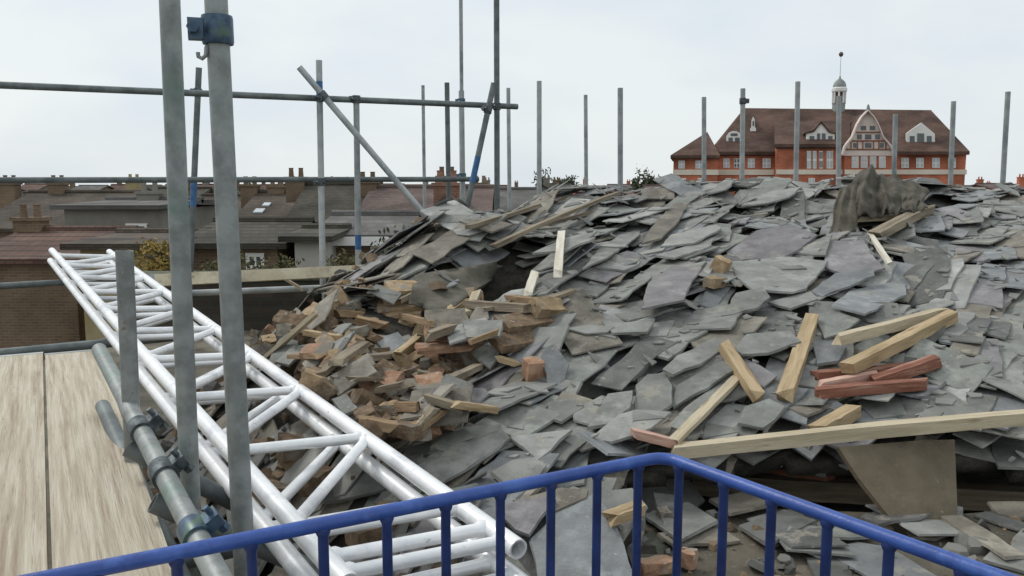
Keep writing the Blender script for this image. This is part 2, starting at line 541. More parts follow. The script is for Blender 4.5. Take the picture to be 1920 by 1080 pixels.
def slate_poly(r, lw=None):
    L_, W_ = lw if lw else ((r.uniform(0.27, 0.52), r.uniform(0.14, 0.25)) if r.random() < 0.70 else (r.uniform(0.16, 0.32), r.uniform(0.10, 0.18)))
    a, b = L_ / 2, W_ / 2
    k = r.random()
    shape = 'rectangular'
    p = [Vector((-a, -b)), Vector((a, -b)), Vector((a, b)), Vector((-a, b))]
    if k < 0.22:
        c = r.uniform(0.25, 0.6)
        p = [Vector((-a, -b)), Vector((a, -b)), Vector((a, b * (1 - 1.4 * c))), Vector((a * (1 - 0.9 * c), b)), Vector((-a, b))]
        shape = 'broken-cornered'
    elif k < 0.27:
        p = [Vector((-a, -b * r.uniform(0.5, 1))), Vector((a * 0.6, -b)), Vector((a, r.uniform(-b, b) * 0.4)), Vector((a * 0.5, b)), Vector((-a, b))]
        shape = 'pointed'
    elif k < 0.36:
        q = r.uniform(-0.5, 0.3) * a
        p = [Vector((-a, -b)), Vector((a * 0.9, -b)), Vector((a, b)), Vector((q, b * r.uniform(0.6, 0.95))), Vector((-a * 0.9, b * r.uniform(0.2, 0.8)))]
        shape = 'jagged'
    elif k < 0.54:
        p = [Vector((x.x, x.y * 0.5)) for x in p]
        shape = 'narrow'
    if r.random() < 0.5: p = [Vector((-x.x, -x.y)) for x in p]
    sk_ = r.gauss(0, 0.10)
    p = [Vector((x.x + sk_ * x.y, x.y)) for x in p]
    return p, shape


def inside_mask(pts, H):
    xs = [p[0] for p in pts]; ys = [p[1] for p in pts]
    i0 = max(0, int((min(xs) - X0) / ST_)); i1 = min(NX - 1, int((max(xs) - X0) / ST_) + 1)
    j0 = max(0, int((min(ys) - Y0) / ST_)); j1 = min(NY - 1, int((max(ys) - Y0) / ST_) + 1)
    if i1 <= i0 or j1 <= j0: return None
    gx = GX[i0:i1 + 1][:, None]; gy = GY[j0:j1 + 1][None, :]
    ins = np.zeros((i1 - i0 + 1, j1 - j0 + 1), bool)
    n = len(pts)
    for k in range(n):
        xa, ya = pts[k][0], pts[k][1]; xb, yb = pts[(k + 1) % n][0], pts[(k + 1) % n][1]
        c = ((ya > gy) != (yb > gy))
        with np.errstate(divide='ignore', invalid='ignore'):
            xi = (xb - xa) * (gy - ya) / (yb - ya if yb != ya else 1e-9) + xa
        ins ^= (c & (gx < xi))
    return i0, i1, j0, j1, ins


HMASK = np.zeros_like(HB, bool)
SL = []                                      # every slate: dict(v, f, tone, shape, centre, hero label)


def slab(top, n, th, r):
    """a slate: top outline, slightly larger ragged under-edge, thickness th along -n"""
    c = sum(top, Vector((0, 0, 0))) / len(top)
    bot = []
    for p in top:
        d = (p - c)
        d = d.normalized() * r.uniform(0.0, 0.006)
        bot.append(p + d - n * th)
    k = len(top)
    vs = list(top) + bot
    fs = [tuple(range(k)), tuple(range(2 * k - 1, k - 1, -1))]
    fs += [(i, k + i, k + (i + 1) % k, (i + 1) % k) for i in range(k)]
    return vs, fs


def drop_slate(x, y, r, tone=None, yaw=None, lift=None, lw=None, pct=86, strict=True, cap=0.055):
    global Hc
    poly, shape = slate_poly(r, lw)
    poly = rough_outline(poly, r)
    yw = yaw if yaw is not None else r.gauss(0, R(12))
    if yaw is None and r.random() < 0.10: yw += R(r.uniform(50, 120))
    ex = Matrix.Rotation(yw, 2) @ LONG.normalized()
    ey = Vector((ex.y, -ex.x))               # towards the dip side
    # local slope of the heap
    d = 0.12
    gx_ = (hget(HB, x + d, y) - hget(HB, x - d, y)) / (2 * d)
    gy_ = (hget(HB, x, y + d) - hget(HB, x, y - d)) / (2 * d)
    back = gy_ < 0.02
    gx_ = max(-0.6, min(0.6, gx_)); gy_ = max(0.03 if y > 5.0 else -0.4, min(0.6, gy_))
    if back and y > 5.2 and lift is not None: lift = min(lift, 4.0)
    tl = math.tan(R(lift if lift is not None else abs(r.gauss(7.0, 4.5))))
    sx_ = gx_ + ey.x * tl + r.gauss(0, 0.03)
    sy_ = gy_ + ey.y * tl + r.gauss(0, 0.03)
    pts = [Vector((x, y)) + ex * p.x + ey * p.y for p in poly]
    res = inside_mask(pts, Hc)
    if res is None: return None
    i0, i1, j0, j1, ins = res
    if ins.sum() < 6: return None
    if strict and (VOID[i0:i1 + 1, j0:j1 + 1] & ins).sum() > 0.08 * ins.sum(): return None
    pl = sx_ * (GX[i0:i1 + 1][:, None] - x) + sy_ * (GY[j0:j1 + 1][None, :] - y)
    c0 = float(np.percentile((Hc[i0:i1 + 1, j0:j1 + 1] - pl)[ins], pct))
    th = r.uniform(0.005, 0.010)
    if c0 + th > hget(HB, x, y) + cap: return None
    if any(((p.x + 0.03) / 0.12) ** 2 + ((p.y - 4.55) / 0.25) ** 2 < 1 for p in pts + [Vector((x, y))]): return None
    if any(p.x < chord_x(p.y) + 0.05 for p in pts) and c0 > -0.95: return None
    sub = Hc[i0:i1 + 1, j0:j1 + 1]
    sub[ins] = np.maximum(sub[ins], (pl + c0 + th)[ins])
    n = Vector((-sx_, -sy_, 1)).normalized()
    top = [Vector((p.x, p.y, EZ + c0 + th + sx_ * (p.x - x) + sy_ * (p.y - y))) for p in pts]
    vs, fs = slab(top, n, th, r)
    if tone is None:
        tone = r.choices(list(TONES), weights=[30, 16, 18, 12, 10, 12, 8])[0]
    SL.append(dict(v=vs, f=fs, tone=tone, shape=shape, c=Vector((x, y, EZ + c0)), label=None))
    return SL[-1]


# bricky corner of the heap (pixels of the photograph turned into ground positions)
def brick_zone(x, y):
    px, py = proj((x, y, EZ + hget(HB, x, y)))
    return (px < 905 - (py - 560) * 0.25) and 545 < py < 830 and px > 440


cand = []
for _ in range(3400):
    y = rng.uniform(2.0, 7.0)
    x = rng.uniform(-1.9, 4.6)
    if x > 0.63 * y + 0.25: continue
    if x < lerp_tab(EDGE, y) - 0.30: continue
    if in_void(x, y): continue
    if y > 2.6 + (lerp_tab(CREST, x) + 1.0) / 0.26 + 0.25: continue
    bz = brick_zone(x, y)
    if bz and rng.random() < 0.66: continue
    # keep a similar number per picture area: thin out the near part
    cand.append((x, y, bz))
for (x, y, bz) in cand[:900]:
    if not bz:
        drop_slate(x, y, rng, tone=rng.choice(['mid grey', 'dark grey', 'green-grey', 'brownish grey', 'mid grey']), lift=rng.uniform(1, 5), cap=-0.045)
cand.sort(key=lambda t: -(t[0] * DIP.x + t[1] * DIP.y) + rng.gauss(0, 0.12))
for (x, y, bz) in cand:
    upper = y > 4.6
    if bz:
        drop_slate(x, y, rng, tone=rng.choice(['brownish grey', 'mid grey', 'brownish grey', 'green-grey']), yaw=rng.uniform(-2, 2), lift=rng.uniform(0, 22),
                   lw=(rng.uniform(0.14, 0.3), rng.uniform(0.1, 0.2)))
    else:
        left = x < lerp_tab(EDGE, y) + 0.55
        tone = None
        if left and rng.random() < 0.5: tone = rng.choice(['brownish grey', 'dark grey', 'mid grey'])
        drop_slate(x, y, rng, tone=tone, lift=max(1.5, rng.gauss(10.5 if upper else 8.0, 4.5)))

# ------------------------------------------------------------------ the slates one can tell apart, outlined where they lie
HERO = [
    ('broad slate tipped up on the crest before the red-brick building', 'pale grey', 7, [(1390, 385), (1405, 372), (1450, 357), (1503, 350), (1480, 369), (1440, 380)]),
    ('long brownish slate lying below the crest, beside a tipped pale slate', 'brownish grey', 5, [(1203, 456), (1222, 425), (1262, 382), (1292, 377), (1272, 414), (1240, 446)]),
    ('flat pale slate with a straight upper edge over a second thin slate', 'pale grey', 5, [(1238, 462), (1258, 440), (1344, 420), (1352, 428), (1302, 455)]),
    ('thin pale slate tucked under another pale slate of the same outline', 'pale grey', 6, [(1228, 478), (1310, 456), (1347, 440), (1327, 463), (1265, 483)]),
    ('large light slate with a bluish tint above the biggest flat slate', 'purple-grey', 3, [(1362, 472), (1418, 432), (1482, 420), (1532, 440), (1500, 466), (1465, 484), (1372, 487)]),
    ('darker slate wedge between two large light slates under the hessian sheet', 'mid grey', 2, [(1478, 472), (1560, 440), (1548, 478)]),
    ('biggest flat slate of the heap, smooth with a curved lower edge', 'pale grey', 2, [(1374, 490), (1480, 481), (1552, 489), (1538, 508), (1512, 540), (1486, 547), (1410, 542), (1380, 517)]),
    ('square bluish slate with a nail hole below the hessian sheet', 'purple-grey', 2, [(1550, 452), (1620, 450), (1642, 486), (1660, 502), (1612, 522), (1546, 500)]),
    ('bluish slate with a dark shadow gap under its long lower edge', 'blue-grey', 5, [(1520, 546), (1566, 512), (1634, 502), (1640, 516), (1542, 556)]),
    ('wide grey-blue slate above the pale batten near the red timbers', 'blue-grey', 4, [(1560, 572), (1592, 546), (1700, 522), (1700, 552), (1622, 588)]),
    ('large bluish slate with a broken foot beside the orange brick lump', 'purple-grey', 4, [(1202, 578), (1216, 530), (1260, 498), (1316, 501), (1290, 540), (1282, 562)]),
    ('pale slate below the orange brick lump', 'mid grey', 4, [(1352, 592), (1380, 549), (1430, 538), (1444, 556), (1420, 577)]),
    ('thin pale slate stretched below the biggest flat slate', 'pale grey', 5, [(1440, 566), (1520, 546), (1534, 560), (1482, 578)]),
    ('long blue-grey slate standing out beyond the short upright batten', 'mid grey', 6, [(1092, 503), (1120, 470), (1160, 441), (1201, 430), (1198, 441), (1140, 482)]),
    ('long slate lying behind the short upright batten', 'mid grey', 6, [(998, 474), (1060, 446), (1120, 431), (1112, 447), (1060, 469)]),
    ('small pale slate with a sunken front edge beyond the short upright batten', 'pale grey', 6, [(1118, 500), (1146, 485), (1208, 480), (1196, 496), (1170, 506)]),
    ('greenish slate with a notched front edge near the middle of the heap', 'green-grey', 5, [(1128, 600), (1180, 604), (1228, 596), (1212, 622), (1150, 624)]),
    ('small cream-tinted slate in the middle of the heap', 'pale grey', 5, [(1200, 630), (1216, 606), (1264, 600), (1250, 629)]),
    ('bluish slate standing upright beside the round brick', 'blue-grey', -22, [(1016, 655), (1040, 644), (1066, 682), (1056, 722), (1026, 724)]),
    ('smooth slate with a rounded top at the centre of the slope', 'mid grey', 2, [(1190, 768), (1192, 722), (1214, 702), (1246, 699), (1260, 722), (1260, 757), (1238, 772)]),
    ('broad pale slate with a straight front edge above the railing', 'pale grey', 3, [(1108, 822), (1160, 777), (1192, 768), (1258, 772), (1220, 802), (1146, 828)]),
    ('slate with a chipped end tucked beside the rounded-top slate', 'mid grey', 3, [(1102, 800), (1140, 738), (1186, 732), (1180, 764), (1152, 792)]),
    ('upper of two long parallel slates behind the crossed battens', 'mid grey', 5, [(1242, 692), (1270, 666), (1340, 632), (1362, 648), (1332, 670), (1262, 702)]),
    ('lower of two long parallel slates, running under the tan batten', 'green-grey', 6, [(1260, 752), (1270, 722), (1340, 682), (1376, 671), (1384, 690), (1262, 764)]),
    ('narrow slate lying alongside the pale lath', 'mid grey', 4, [(1252, 798), (1300, 752), (1346, 722), (1370, 716), (1330, 762), (1272, 804)]),
    ('smooth slate between the tan batten and the yellowish batten', 'mid grey', 4, [(1378, 655), (1400, 626), (1480, 619), (1502, 640), (1440, 661), (1392, 664)]),
    ('square slate behind the upper end of the yellowish batten', 'green-grey', 4, [(1530, 592), (1560, 580), (1612, 598), (1572, 626), (1546, 634)]),
    ('slate chip beside the yellowish batten, above the red timbers', 'blue-grey', 3, [(1524, 642), (1560, 631), (1586, 650), (1572, 676), (1532, 682)]),
    ('smooth slate resting behind the long pale plank', 'blue-grey', 3, [(1600, 792), (1620, 766), (1700, 754), (1700, 798), (1606, 806)]),
    ('crumbled green-grey slate below the yellowish batten', 'green-grey', 6, [(1384, 792), (1396, 762), (1442, 747), (1472, 762), (1452, 787), (1430, 802)]),
    ('dark slate with a black front edge behind the long pale plank', 'dark grey', 9, [(1440, 806), (1478, 772), (1532, 786), (1540, 800), (1500, 818)]),
    ('triangular slate lying on streaked slates behind the railing', 'pale grey', 3, [(953, 818), (1072, 805), (1008, 862)]),
    ('grey slate in front of the triangular slate', 'mid grey', 3, [(922, 884), (962, 862), (1002, 857), (1024, 872), (1002, 902), (950, 908)]),
    ('long streaked slate lying next to the white beam', 'mid grey', 3, [(780, 874), (850, 832), (942, 806), (956, 820), (872, 880), (822, 908)]),
    ('thin dark-edged slate above the long streaked slate', 'green-grey', 6, [(806, 838), (860, 802), (938, 795), (932, 807), (832, 844)]),
    ('big smooth blue-grey slate seen between the railing bars', 'blue-grey', 0, [(995, 1010), (1040, 962), (1112, 926), (1146, 962), (1192, 1086), (1010, 1095)]),
    ('slate between the railing and the end of the white beam', 'purple-grey', 3, [(938, 964), (960, 941), (1022, 930), (1042, 936), (992, 1002), (966, 992)]),
    ('brownish slate just behind the railing near the white beam', 'brownish grey', 5, [(962, 938), (1050, 914), (1102, 918), (1100, 932), (1030, 962)]),
    ('green-grey slate tipped down into the hollow at the railing corner', 'green-grey', -12, [(1180, 905), (1228, 872), (1268, 868), (1322, 938), (1262, 978), (1200, 960)]),
    ('small light slate lying among the tan brick rubble', 'blue-grey', -12, [(704, 636), (746, 622), (783, 661), (746, 673), (720, 657)]),
    ('slate above the dark gap beside the brown bricks', 'mid grey', -6, [(866, 602), (942, 600), (936, 630), (874, 632)]),
    ('jagged slate in front of the brown bricks', 'mid grey', -10, [(884, 660), (942, 628), (934, 670), (918, 690)]),
    ('small slate beside the lath leaning by the white beam', 'mid grey', -8, [(516, 678), (548, 649), (578, 645), (542, 684)]),
    ('little pale slate in the rubble next to the white beam', 'mid grey', -8, [(622, 748), (650, 739), (672, 766), (644, 777)]),
    ('slate overhanging a black gap at the top of the rubble', 'brownish grey', 5, [(862, 414), (906, 408), (962, 420), (922, 434)]),
    ('slate on the bulge behind the dark hollow', 'mid grey', 5, [(798, 474), (866, 463), (852, 486), (812, 494)]),
    ('slate whose edge overhangs the dark hollow', 'mid grey', 6, [(862, 506), (930, 470), (948, 478), (892, 517)]),
    ('tilted slate at the lower edge of the heap beside the scaffold board', 'green-grey', 6, [(726, 512), (790, 492), (800, 499), (742, 525)]),
    ('narrow slate in the rubble above the tall lath', 'mid grey', 4, [(596, 574), (640, 556), (690, 548), (672, 562), (610, 586)]),
]
hr = random.Random(5)


def hero_slate(label, tone, tilt, pts, clear=0.012):
    cx = sum(p[0] for p in pts) / len(pts); cy = sum(p[1] for p in pts) / len(pts)
    P = hit_heap(cx, cy, Hc)
    d = 0.16
    gx_ = (hget(HB, P.x + d, P.y) - hget(HB, P.x - d, P.y)) / (2 * d)
    gy_ = (hget(HB, P.x, P.y + d) - hget(HB, P.x, P.y - d)) / (2 * d)
    gx_ = max(-0.35, min(0.35, gx_)); gy_ = max(0.05, min(0.35, gy_))
    if tilt >= 0:
        t = math.tan(R(tilt)); sx_ = gx_ + DIP.x * t; sy_ = gy_ + DIP.y * t
    else:                                    # tipped towards the viewer
        sx_, sy_ = gx_ * 0.5, gy_ + math.tan(R(-tilt))
    n = Vector((-sx_, -sy_, 1)).normalized()
    base = Vector((P.x, P.y, P.z + EZ))
    E = Vector((0, 0, EZ))

    def unproj(b):
        res = []
        for (px, py) in pts:
            dd = ray(px, py)
            s = (b - E).dot(n) / dd.dot(n)
            res.append(E + dd * s)
        return res
    th = 0.011
    for it in range(6):
        q = unproj(base)
        r_ = inside_mask([(p.x, p.y) for p in q], Hc)
        if r_ is None: break
        i0, i1, j0, j1, ins = r_
        if ins.sum() < 4: break
        pl = base.z - EZ + sx_ * (GX[i0:i1 + 1][:, None] - base.x) + sy_ * (GY[j0:j1 + 1][None, :] - base.y) - th
        gap = float(np.percentile((Hc[i0:i1 + 1, j0:j1 + 1] - pl)[ins], 93))
        base = base + Vector((0, 0, gap))
        if abs(gap) < 0.003: break
    q = unproj(base)
    cen = sum(q, Vector((0, 0, 0))) / len(q)
    ex = (q[1] - q[0]).normalized(); ey = n.cross(ex)
    flat = [Vector(((p - cen).dot(ex), (p - cen).dot(ey))) for p in q]
    fl = rough_outline(flat, hr, jit=0.004, sub=0.06)
    top = [cen + ex * p.x + ey * p.y for p in fl]
    r_ = inside_mask([(p.x, p.y) for p in top], Hc)
    if r_ is not None:
        i0, i1, j0, j1, ins = r_
        pl = cen.z - EZ + sx_ * (GX[i0:i1 + 1][:, None] - cen.x) + sy_ * (GY[j0:j1 + 1][None, :] - cen.y)
        sub = Hc[i0:i1 + 1, j0:j1 + 1]
        sub[ins] = np.maximum(sub[ins], pl[ins])
        HMASK[i0:i1 + 1, j0:j1 + 1] |= ins
    vs, fs = slab(top, n, th, hr)
    SL.append(dict(v=vs, f=fs, tone=tone, shape='', c=cen, label=label, hero=True))


RUBBLE_HERO = []
for (lb, tn, tl, pts) in sorted(HERO, key=lambda h: -sum(p[1] for p in h[3]) / len(h[3]) * 0 + sum(p[1] for p in h[3]) / len(h[3])):
    if 'rubble' in lb or 'brick rubble' in lb or 'brown bricks' in lb or 'lath leaning by' in lb: RUBBLE_HERO.append((lb, tn, tl, pts))
    else: hero_slate(lb, tn, tl, pts)

# ------------------------------------------------------------------ labels by neighbouring landmarks
MARKS = [('short upright batten', 1050, 470), ('dark hollow', 945, 505), ('felt sheet', 865, 535), ('tan tile stack', 745, 580),
         ('lath by the white beam', 545, 630), ('orange brick lump', 1350, 512), ('tan batten', 1390, 695), ('yellowish batten', 1497, 670),
         ('pale lath', 1325, 765), ('red painted timbers', 1600, 712), ('hessian sheet', 1600, 385), ('triangular slate', 1010, 828),
         ('round brick', 1000, 700), ('railing corner', 1245, 853), ('end of the white beam', 960, 985), ('long brown timber', 1040, 412),
         ('rounded-top slate', 1225, 735), ('biggest flat slate', 1460, 512), ('tipped crest slate', 1445, 367), ('long pale plank', 1500, 825),
         ('bulging scaffold board end', 715, 505), ('clasped tan bricks', 830, 640)]
RANK = ['nearest', 'second', 'third', 'fourth', 'fifth', 'sixth', 'seventh', 'eighth', 'ninth', 'tenth', 'eleventh', 'twelfth', 'thirteenth', 'fourteenth',
        'fifteenth', 'sixteenth', 'seventeenth', 'eighteenth', 'nineteenth', 'twentieth']


def relation(px, py):
    best = min(MARKS, key=lambda m: (m[1] - px) ** 2 + ((m[2] - py) * 1.5) ** 2)
    dx, dy = px - best[1], (py - best[2]) * 1.5
    if abs(dx) > abs(dy): dr = 'right of' if dx > 0 else 'left of'
    else: dr = 'in front of' if dy > 0 else 'behind'
    return best[0], dr, math.hypot(dx, dy)


def auto_labels(items, noun, fmt):
    """items: list of dict(c, adj, extra); every label tells tone, rank and landmark"""
    buckets = {}
    for it in items:
        px, py = proj(it['c'])
        m, dr, ds = relation(px, py)
        buckets.setdefault((it['adj'], m, dr), []).append((ds, it))
    for (adj, m, dr), lst in buckets.items():
        lst.sort(key=lambda t: t[0])
        for k, (ds, it) in enumerate(lst):
            it['label'] = fmt(adj, RANK[min(k, len(RANK) - 1)], noun, dr, m, it['extra'], len(lst) == 1)


def lab_fmt(adj, rank, noun, dr, m, extra, only):
    return f"{'only' if only else rank} {adj} {noun} {dr} the {m}, {extra}"


# ------------------------------------------------------------------ chips and crumbs
def chunk(mb_, c, r_, rr, flat=0.6):
    n = 7
    vs = []
    rot = Matrix.Rotation(rr.uniform(0, 6.3), 3, Vector((rr.gauss(0, 1), rr.gauss(0, 1), rr.gauss(0, 1) + 0.01)).normalized())
    for k in range(n):
        a = 2 * math.pi * k / n
        q = r_ * rr.uniform(0.6, 1.15)
        vs.append((math.cos(a) * q, math.sin(a) * q))
    h = r_ * flat
    pts = [c + rot @ Vector((x, y, -h * rr.uniform(0.6, 1))) for x, y in vs] + [c + rot @ Vector((x * 0.75, y * 0.75, h * rr.uniform(0.6, 1))) for x, y in vs]
    fs = [tuple(range(n - 1, -1, -1)), tuple(range(n, 2 * n))] + [(i, (i + 1) % n, n + (i + 1) % n, n + i) for i in range(n)]
    mb_.add(pts, fs)


cr = random.Random(21)
fa, fb = MB(), MB()
for _ in range(5200):
    y = cr.uniform(1.7, 6.6); x = cr.uniform(-2.3, 4.2)
    if x > 0.63 * y + 0.2: continue
    e = lerp_tab(EDGE, y)
    if x < e - 0.9: continue
    z = hget(Hc, x, y)
    if in_void(x, y):
        if cr.random() < 0.75: continue
        z = FLOOR
    bz = brick_zone(x, y) or x < e + 0.1
    if not bz and (cr.random() < 0.6 or z > hget(HB, x, y) - 0.045): continue
    if x < chord_x(y) + 0.1 and z > -0.9: continue
    s = min(0.05, cr.expovariate(1 / 0.013) + 0.005) * (1.25 if bz else 0.8)
    chunk(fb if (bz and cr.random() < 0.6) else fa, Vector((x, y, EZ + z + s * 0.2)), s, cr, cr.uniform(0.25, 0.7))
fs_ = MB()
for _ in range(1300):
    y = cr.uniform(2.2, 6.5); x = cr.uniform(-1.6, 4.1)
    if x > 0.63 * y + 0.2 or x < lerp_tab(EDGE, y) or in_void(x, y) or x < chord_x(y) + 0.1: continue
    z = hget(Hc, x, y)
    if hget(HMASK, x, y) > 0 and cr.random() < 0.9: continue
    gxx = max(-0.6, min(0.6, (hget(Hc, x + 0.05, y) - hget(Hc, x - 0.05, y)) / 0.1)); gyy = max(-0.6, min(0.6, (hget(Hc, x, y + 0.05) - hget(Hc, x, y - 0.05)) / 0.1))
    a0_ = cr.uniform(0, 6.3); r_ = min(0.07, cr.expovariate(1 / 0.018) + 0.008); n_k = cr.choice([3, 4, 4, 5])
    ps = []
    for k in range(n_k):
        a = a0_ + 6.283 * k / n_k + cr.uniform(-0.3, 0.3)
        q = r_ * cr.uniform(0.6, 1.3)
        dx, dy = q * math.cos(a) * 1.5, q * math.sin(a) * 0.8
        ps.append(Vector((x + dx, y + dy, EZ + z + gxx * dx + gyy * dy + 0.007)))
    fs_.prism(ps, Vector((0, 0, -0.007)))
for _ in range(420):                        # litter on the floor of the hollow
    x, y = cr.uniform(0.4, 2.5), cr.uniform(1.8, 2.75)
    s = min(0.045, cr.expovariate(1 / 0.010) + 0.004)
    chunk(fa if cr.random() < 0.7 else fb, Vector((x, y, EZ - 1.13 + s * 0.3)), s, cr, cr.uniform(0.2, 0.6))
tag(fs_.build('slate_flakes', M['flake'], smooth=False), 'thin flakes broken off the grey slates', 'flakes', kind='stuff')
tag(fa.build('slate_chips', M['frag'], smooth=False), 'small grey slate chips strewn over the heap', 'chips', kind='stuff')
tag(fb.build('brick_crumbs', M['frag_brown'], smooth=False), 'crumbled brown brick and mortar between the larger bricks', 'crumbs', kind='stuff')

# ------------------------------------------------------------------ bricks
BR = []


def brick_mesh(c, size, rot, rr, broken=False):
    """a chipped brick: bevelled box with uneven corners, one end broken off"""
    hx, hy, hz = [s / 2 for s in size]
    nx, ny, nz_ = 4, 3, 2
    pts = {}
    vs = []
    for i in range(nx + 1):
        for j in range(ny + 1):
            for k in range(nz_ + 1):
                if 0 < i < nx and 0 < j < ny and 0 < k < nz_: continue
                x, y, z = -hx + 2 * hx * i / nx, -hy + 2 * hy * j / ny, -hz + 2 * hz * k / nz_
                nb = (i in (0, nx)) + (j in (0, ny)) + (k in (0, nz_))
                f = {1: 1.0, 2: 0.985, 3: 0.955}[nb]
                if broken and i == nx: x -= rr.uniform(0, 0.04)
                jj = 0.0022
                pts[(i, j, k)] = len(vs)
                vs.append(c + rot @ Vector((x * f + rr.gauss(0, jj), y * f + rr.gauss(0, jj), z * f + rr.gauss(0, jj))))
    fs = []
    for i in range(nx):
        for j in range(ny):
            for k in (0, nz_): fs.append((pts[i, j, k], pts[i + 1, j, k], pts[i + 1, j + 1, k], pts[i, j + 1, k]))
    for i in range(nx):
        for k in range(nz_):
            for j in (0, ny): fs.append((pts[i, j, k], pts[i + 1, j, k], pts[i + 1, j, k + 1], pts[i, j, k + 1]))
    for j in range(ny):
        for k in range(nz_):
            for i in (0, nx): fs.append((pts[i, j, k], pts[i, j + 1, k], pts[i, j + 1, k + 1], pts[i, j, k + 1]))
    return vs, fs


def put_brick(c, size, rot, rr, tone, extra, label=None, broken=False, name='brick', cat='brick', group='broken bricks in the rubble'):
    vs, fs = brick_mesh(c, size, rot, rr, broken)
    BR.append(dict(v=vs, f=fs, adj=tone, extra=extra, c=c, label=label, name=name, cat=cat, group=group))
    r_ = 0.5 * min(size[0], size[1])
    i0 = int((c.x - r_ - X0) / ST_); i1 = int((c.x + r_ - X0) / ST_) + 1
    j0 = int((c.y - r_ - Y0) / ST_); j1 = int((c.y + r_ - Y0) / ST_) + 1
    if i0 > 0 and j0 > 0: Hc[i0:i1, j0:j1] = np.maximum(Hc[i0:i1, j0:j1], c.z - EZ + size[2] * 0.3)


br = random.Random(8)
spots = []
tries = 0
while len(spots) < 125 and tries < 6000:
    tries += 1
    px, py = br.uniform(470, 900), br.uniform(560, 820)
    if px > 905 - (py - 560) * 0.3: continue
    if py - 505 > (px - 250) * 0.727 - 22: continue             # under the beam
    if py < 640 - (px - 450) * 0.35: continue
    if any(((px - a) / c) ** 2 + ((py - b) / d) ** 2 < 1 for a, b, c, d in [(745, 648, 48, 34), (905, 616, 45, 24), (912, 660, 36, 34), (548, 664, 42, 26), (647, 758, 36, 26), (745, 580, 75, 45)]): continue
    if any((px - a) ** 2 + ((py - b) * 1.4) ** 2 < 17 ** 2 for a, b in spots): continue
    spots.append((px, py))
spots.sort(key=lambda t: -t[1] * 0 + t[1])
for (px, py) in spots:
    P = hit_heap(px, py, Hc)
    tone = br.choices(list(BRT), weights=[32, 44, 9, 15])[0]
    full = br.random() < 0.4
    size = ((0.215 if full else br.uniform(0.08, 0.14)) * 0.78, 0.1 * br.uniform(0.65, 0.9), br.uniform(0.04, 0.062))
    rot = Matrix.Rotation(br.uniform(0, 6.3), 3, 'Z') @ Matrix.Rotation(br.gauss(0, 0.45), 3, 'X') @ Matrix.Rotation(br.gauss(0, 0.35), 3, 'Y')
    put_brick(Vector((P.x, P.y, P.z + EZ + 0.018)), size, rot, br, tone, 'whole' if full else 'broken', broken=not full)
# a few under and beside the white beams
for (px, py, Y, tone) in [(405, 972, 1.98, 'tan'), (545, 775, 3.0, 'brown'), (600, 830, 2.75, 'brown'), (530, 850, 2.6, 'grey-brown'), (700, 930, 2.5, 'brown'),
                          (640, 905, 2.5, 'grey-brown'), (505, 810, 2.8, 'brown'), (395, 925, 2.3, 'grey-brown'), (440, 600, 4.4, 'brown'), (462, 556, 5.0, 'tan'),
                          (300, 720, 3.3, 'brown'), (330, 850, 2.7, 'brown')]:
    P = at(px, py, Y)
    P.z = EZ + max(hget(Hc, P.x, P.y), FLOOR) + 0.03
    rot = Matrix.Rotation(br.uniform(0, 6.3), 3, 'Z') @ Matrix.Rotation(br.gauss(0, 0.3), 3, 'X')
    put_brick(P, (0.16, 0.095, 0.065), rot, br, tone, 'chipped', broken=True)
auto_labels([b for b in BR if not b['label']], 'brick', lab_fmt)
BR_AUTO = list(BR)
BR.clear()

# told-apart bricks and tiles
def hero_brick(px, py, size, yaw, pitch, roll, tone, label, lift=0.02, name='brick', cat='brick', group='broken bricks in the rubble'):
    P = hit_heap(px, py, Hc)
    rot = Matrix.Rotation(R(yaw), 3, 'Z') @ Matrix.Rotation(R(pitch), 3, 'X') @ Matrix.Rotation(R(roll), 3, 'Y')
    put_brick(Vector((P.x, P.y, P.z + EZ + lift)), size, rot, br, tone, '', label, True, name, cat, group)


hero_brick(1002, 702, (0.085, 0.08, 0.085), 20, 10, 0, 'orange', 'round-cornered orange brick stub beside the upright bluish slate')
hero_brick(1352, 508, (0.12, 0.08, 0.08), 60, 25, 0, 'tan', 'knobbly orange-tan brick lump among large slates', 0.03)
hero_brick(1342, 532, (0.16, 0.07, 0.05), 50, 5, 0, 'tan', 'flat tan brick under the orange-tan brick lump', 0.01)
hero_brick(1030, 590, (0.20, 0.09, 0.06), 35, 35, 10, 'tan', 'yellow-tan brick tipped up beside a blue slate, below the dark hollow', 0.03)
hero_brick(985, 618, (0.30, 0.12, 0.05), 40, 20, 0, 'brown', 'long brown brick slab with ridged side below the dark hollow', 0.03)
hero_brick(980, 645, (0.32, 0.10, 0.04), 40, 25, 0, 'brown', 'second brown slab lying against the long ridged brick slab', 0.02)
hero_brick(838, 632, (0.20, 0.14, 0.12), 15, 30, 0, 'grey-brown', 'chunky brown brickwork lump with a pinkish face', 0.04)
hero_brick(826, 652, (0.14, 0.10, 0.03), 10, 40, 0, 'orange', 'pinkish tile shard leaning on the brickwork lump', 0.06)
hero_brick(897, 690, (0.20, 0.13, 0.08), 60, 45, -20, 'brown', 'brown brick tipped on edge with a pale rim', 0.05)
hero_brick(835, 672, (0.26, 0.10, 0.025), 15, 5, 0, 'orange', 'thin pinkish tile bridging the gap before the brickwork lump', 0.05, 'clay_tile', 'tile', None)
hero_brick(620, 672, (0.24, 0.12, 0.03), -5, 12, 0, 'orange', 'flat pinkish tile beside a curved grey one near the white beam', 0.03, 'clay_tile', 'tile', None)
hero_brick(812, 740, (0.13, 0.09, 0.07), 25, 20, 0, 'orange', 'small orange brick at the foot of the rubble', 0.03)
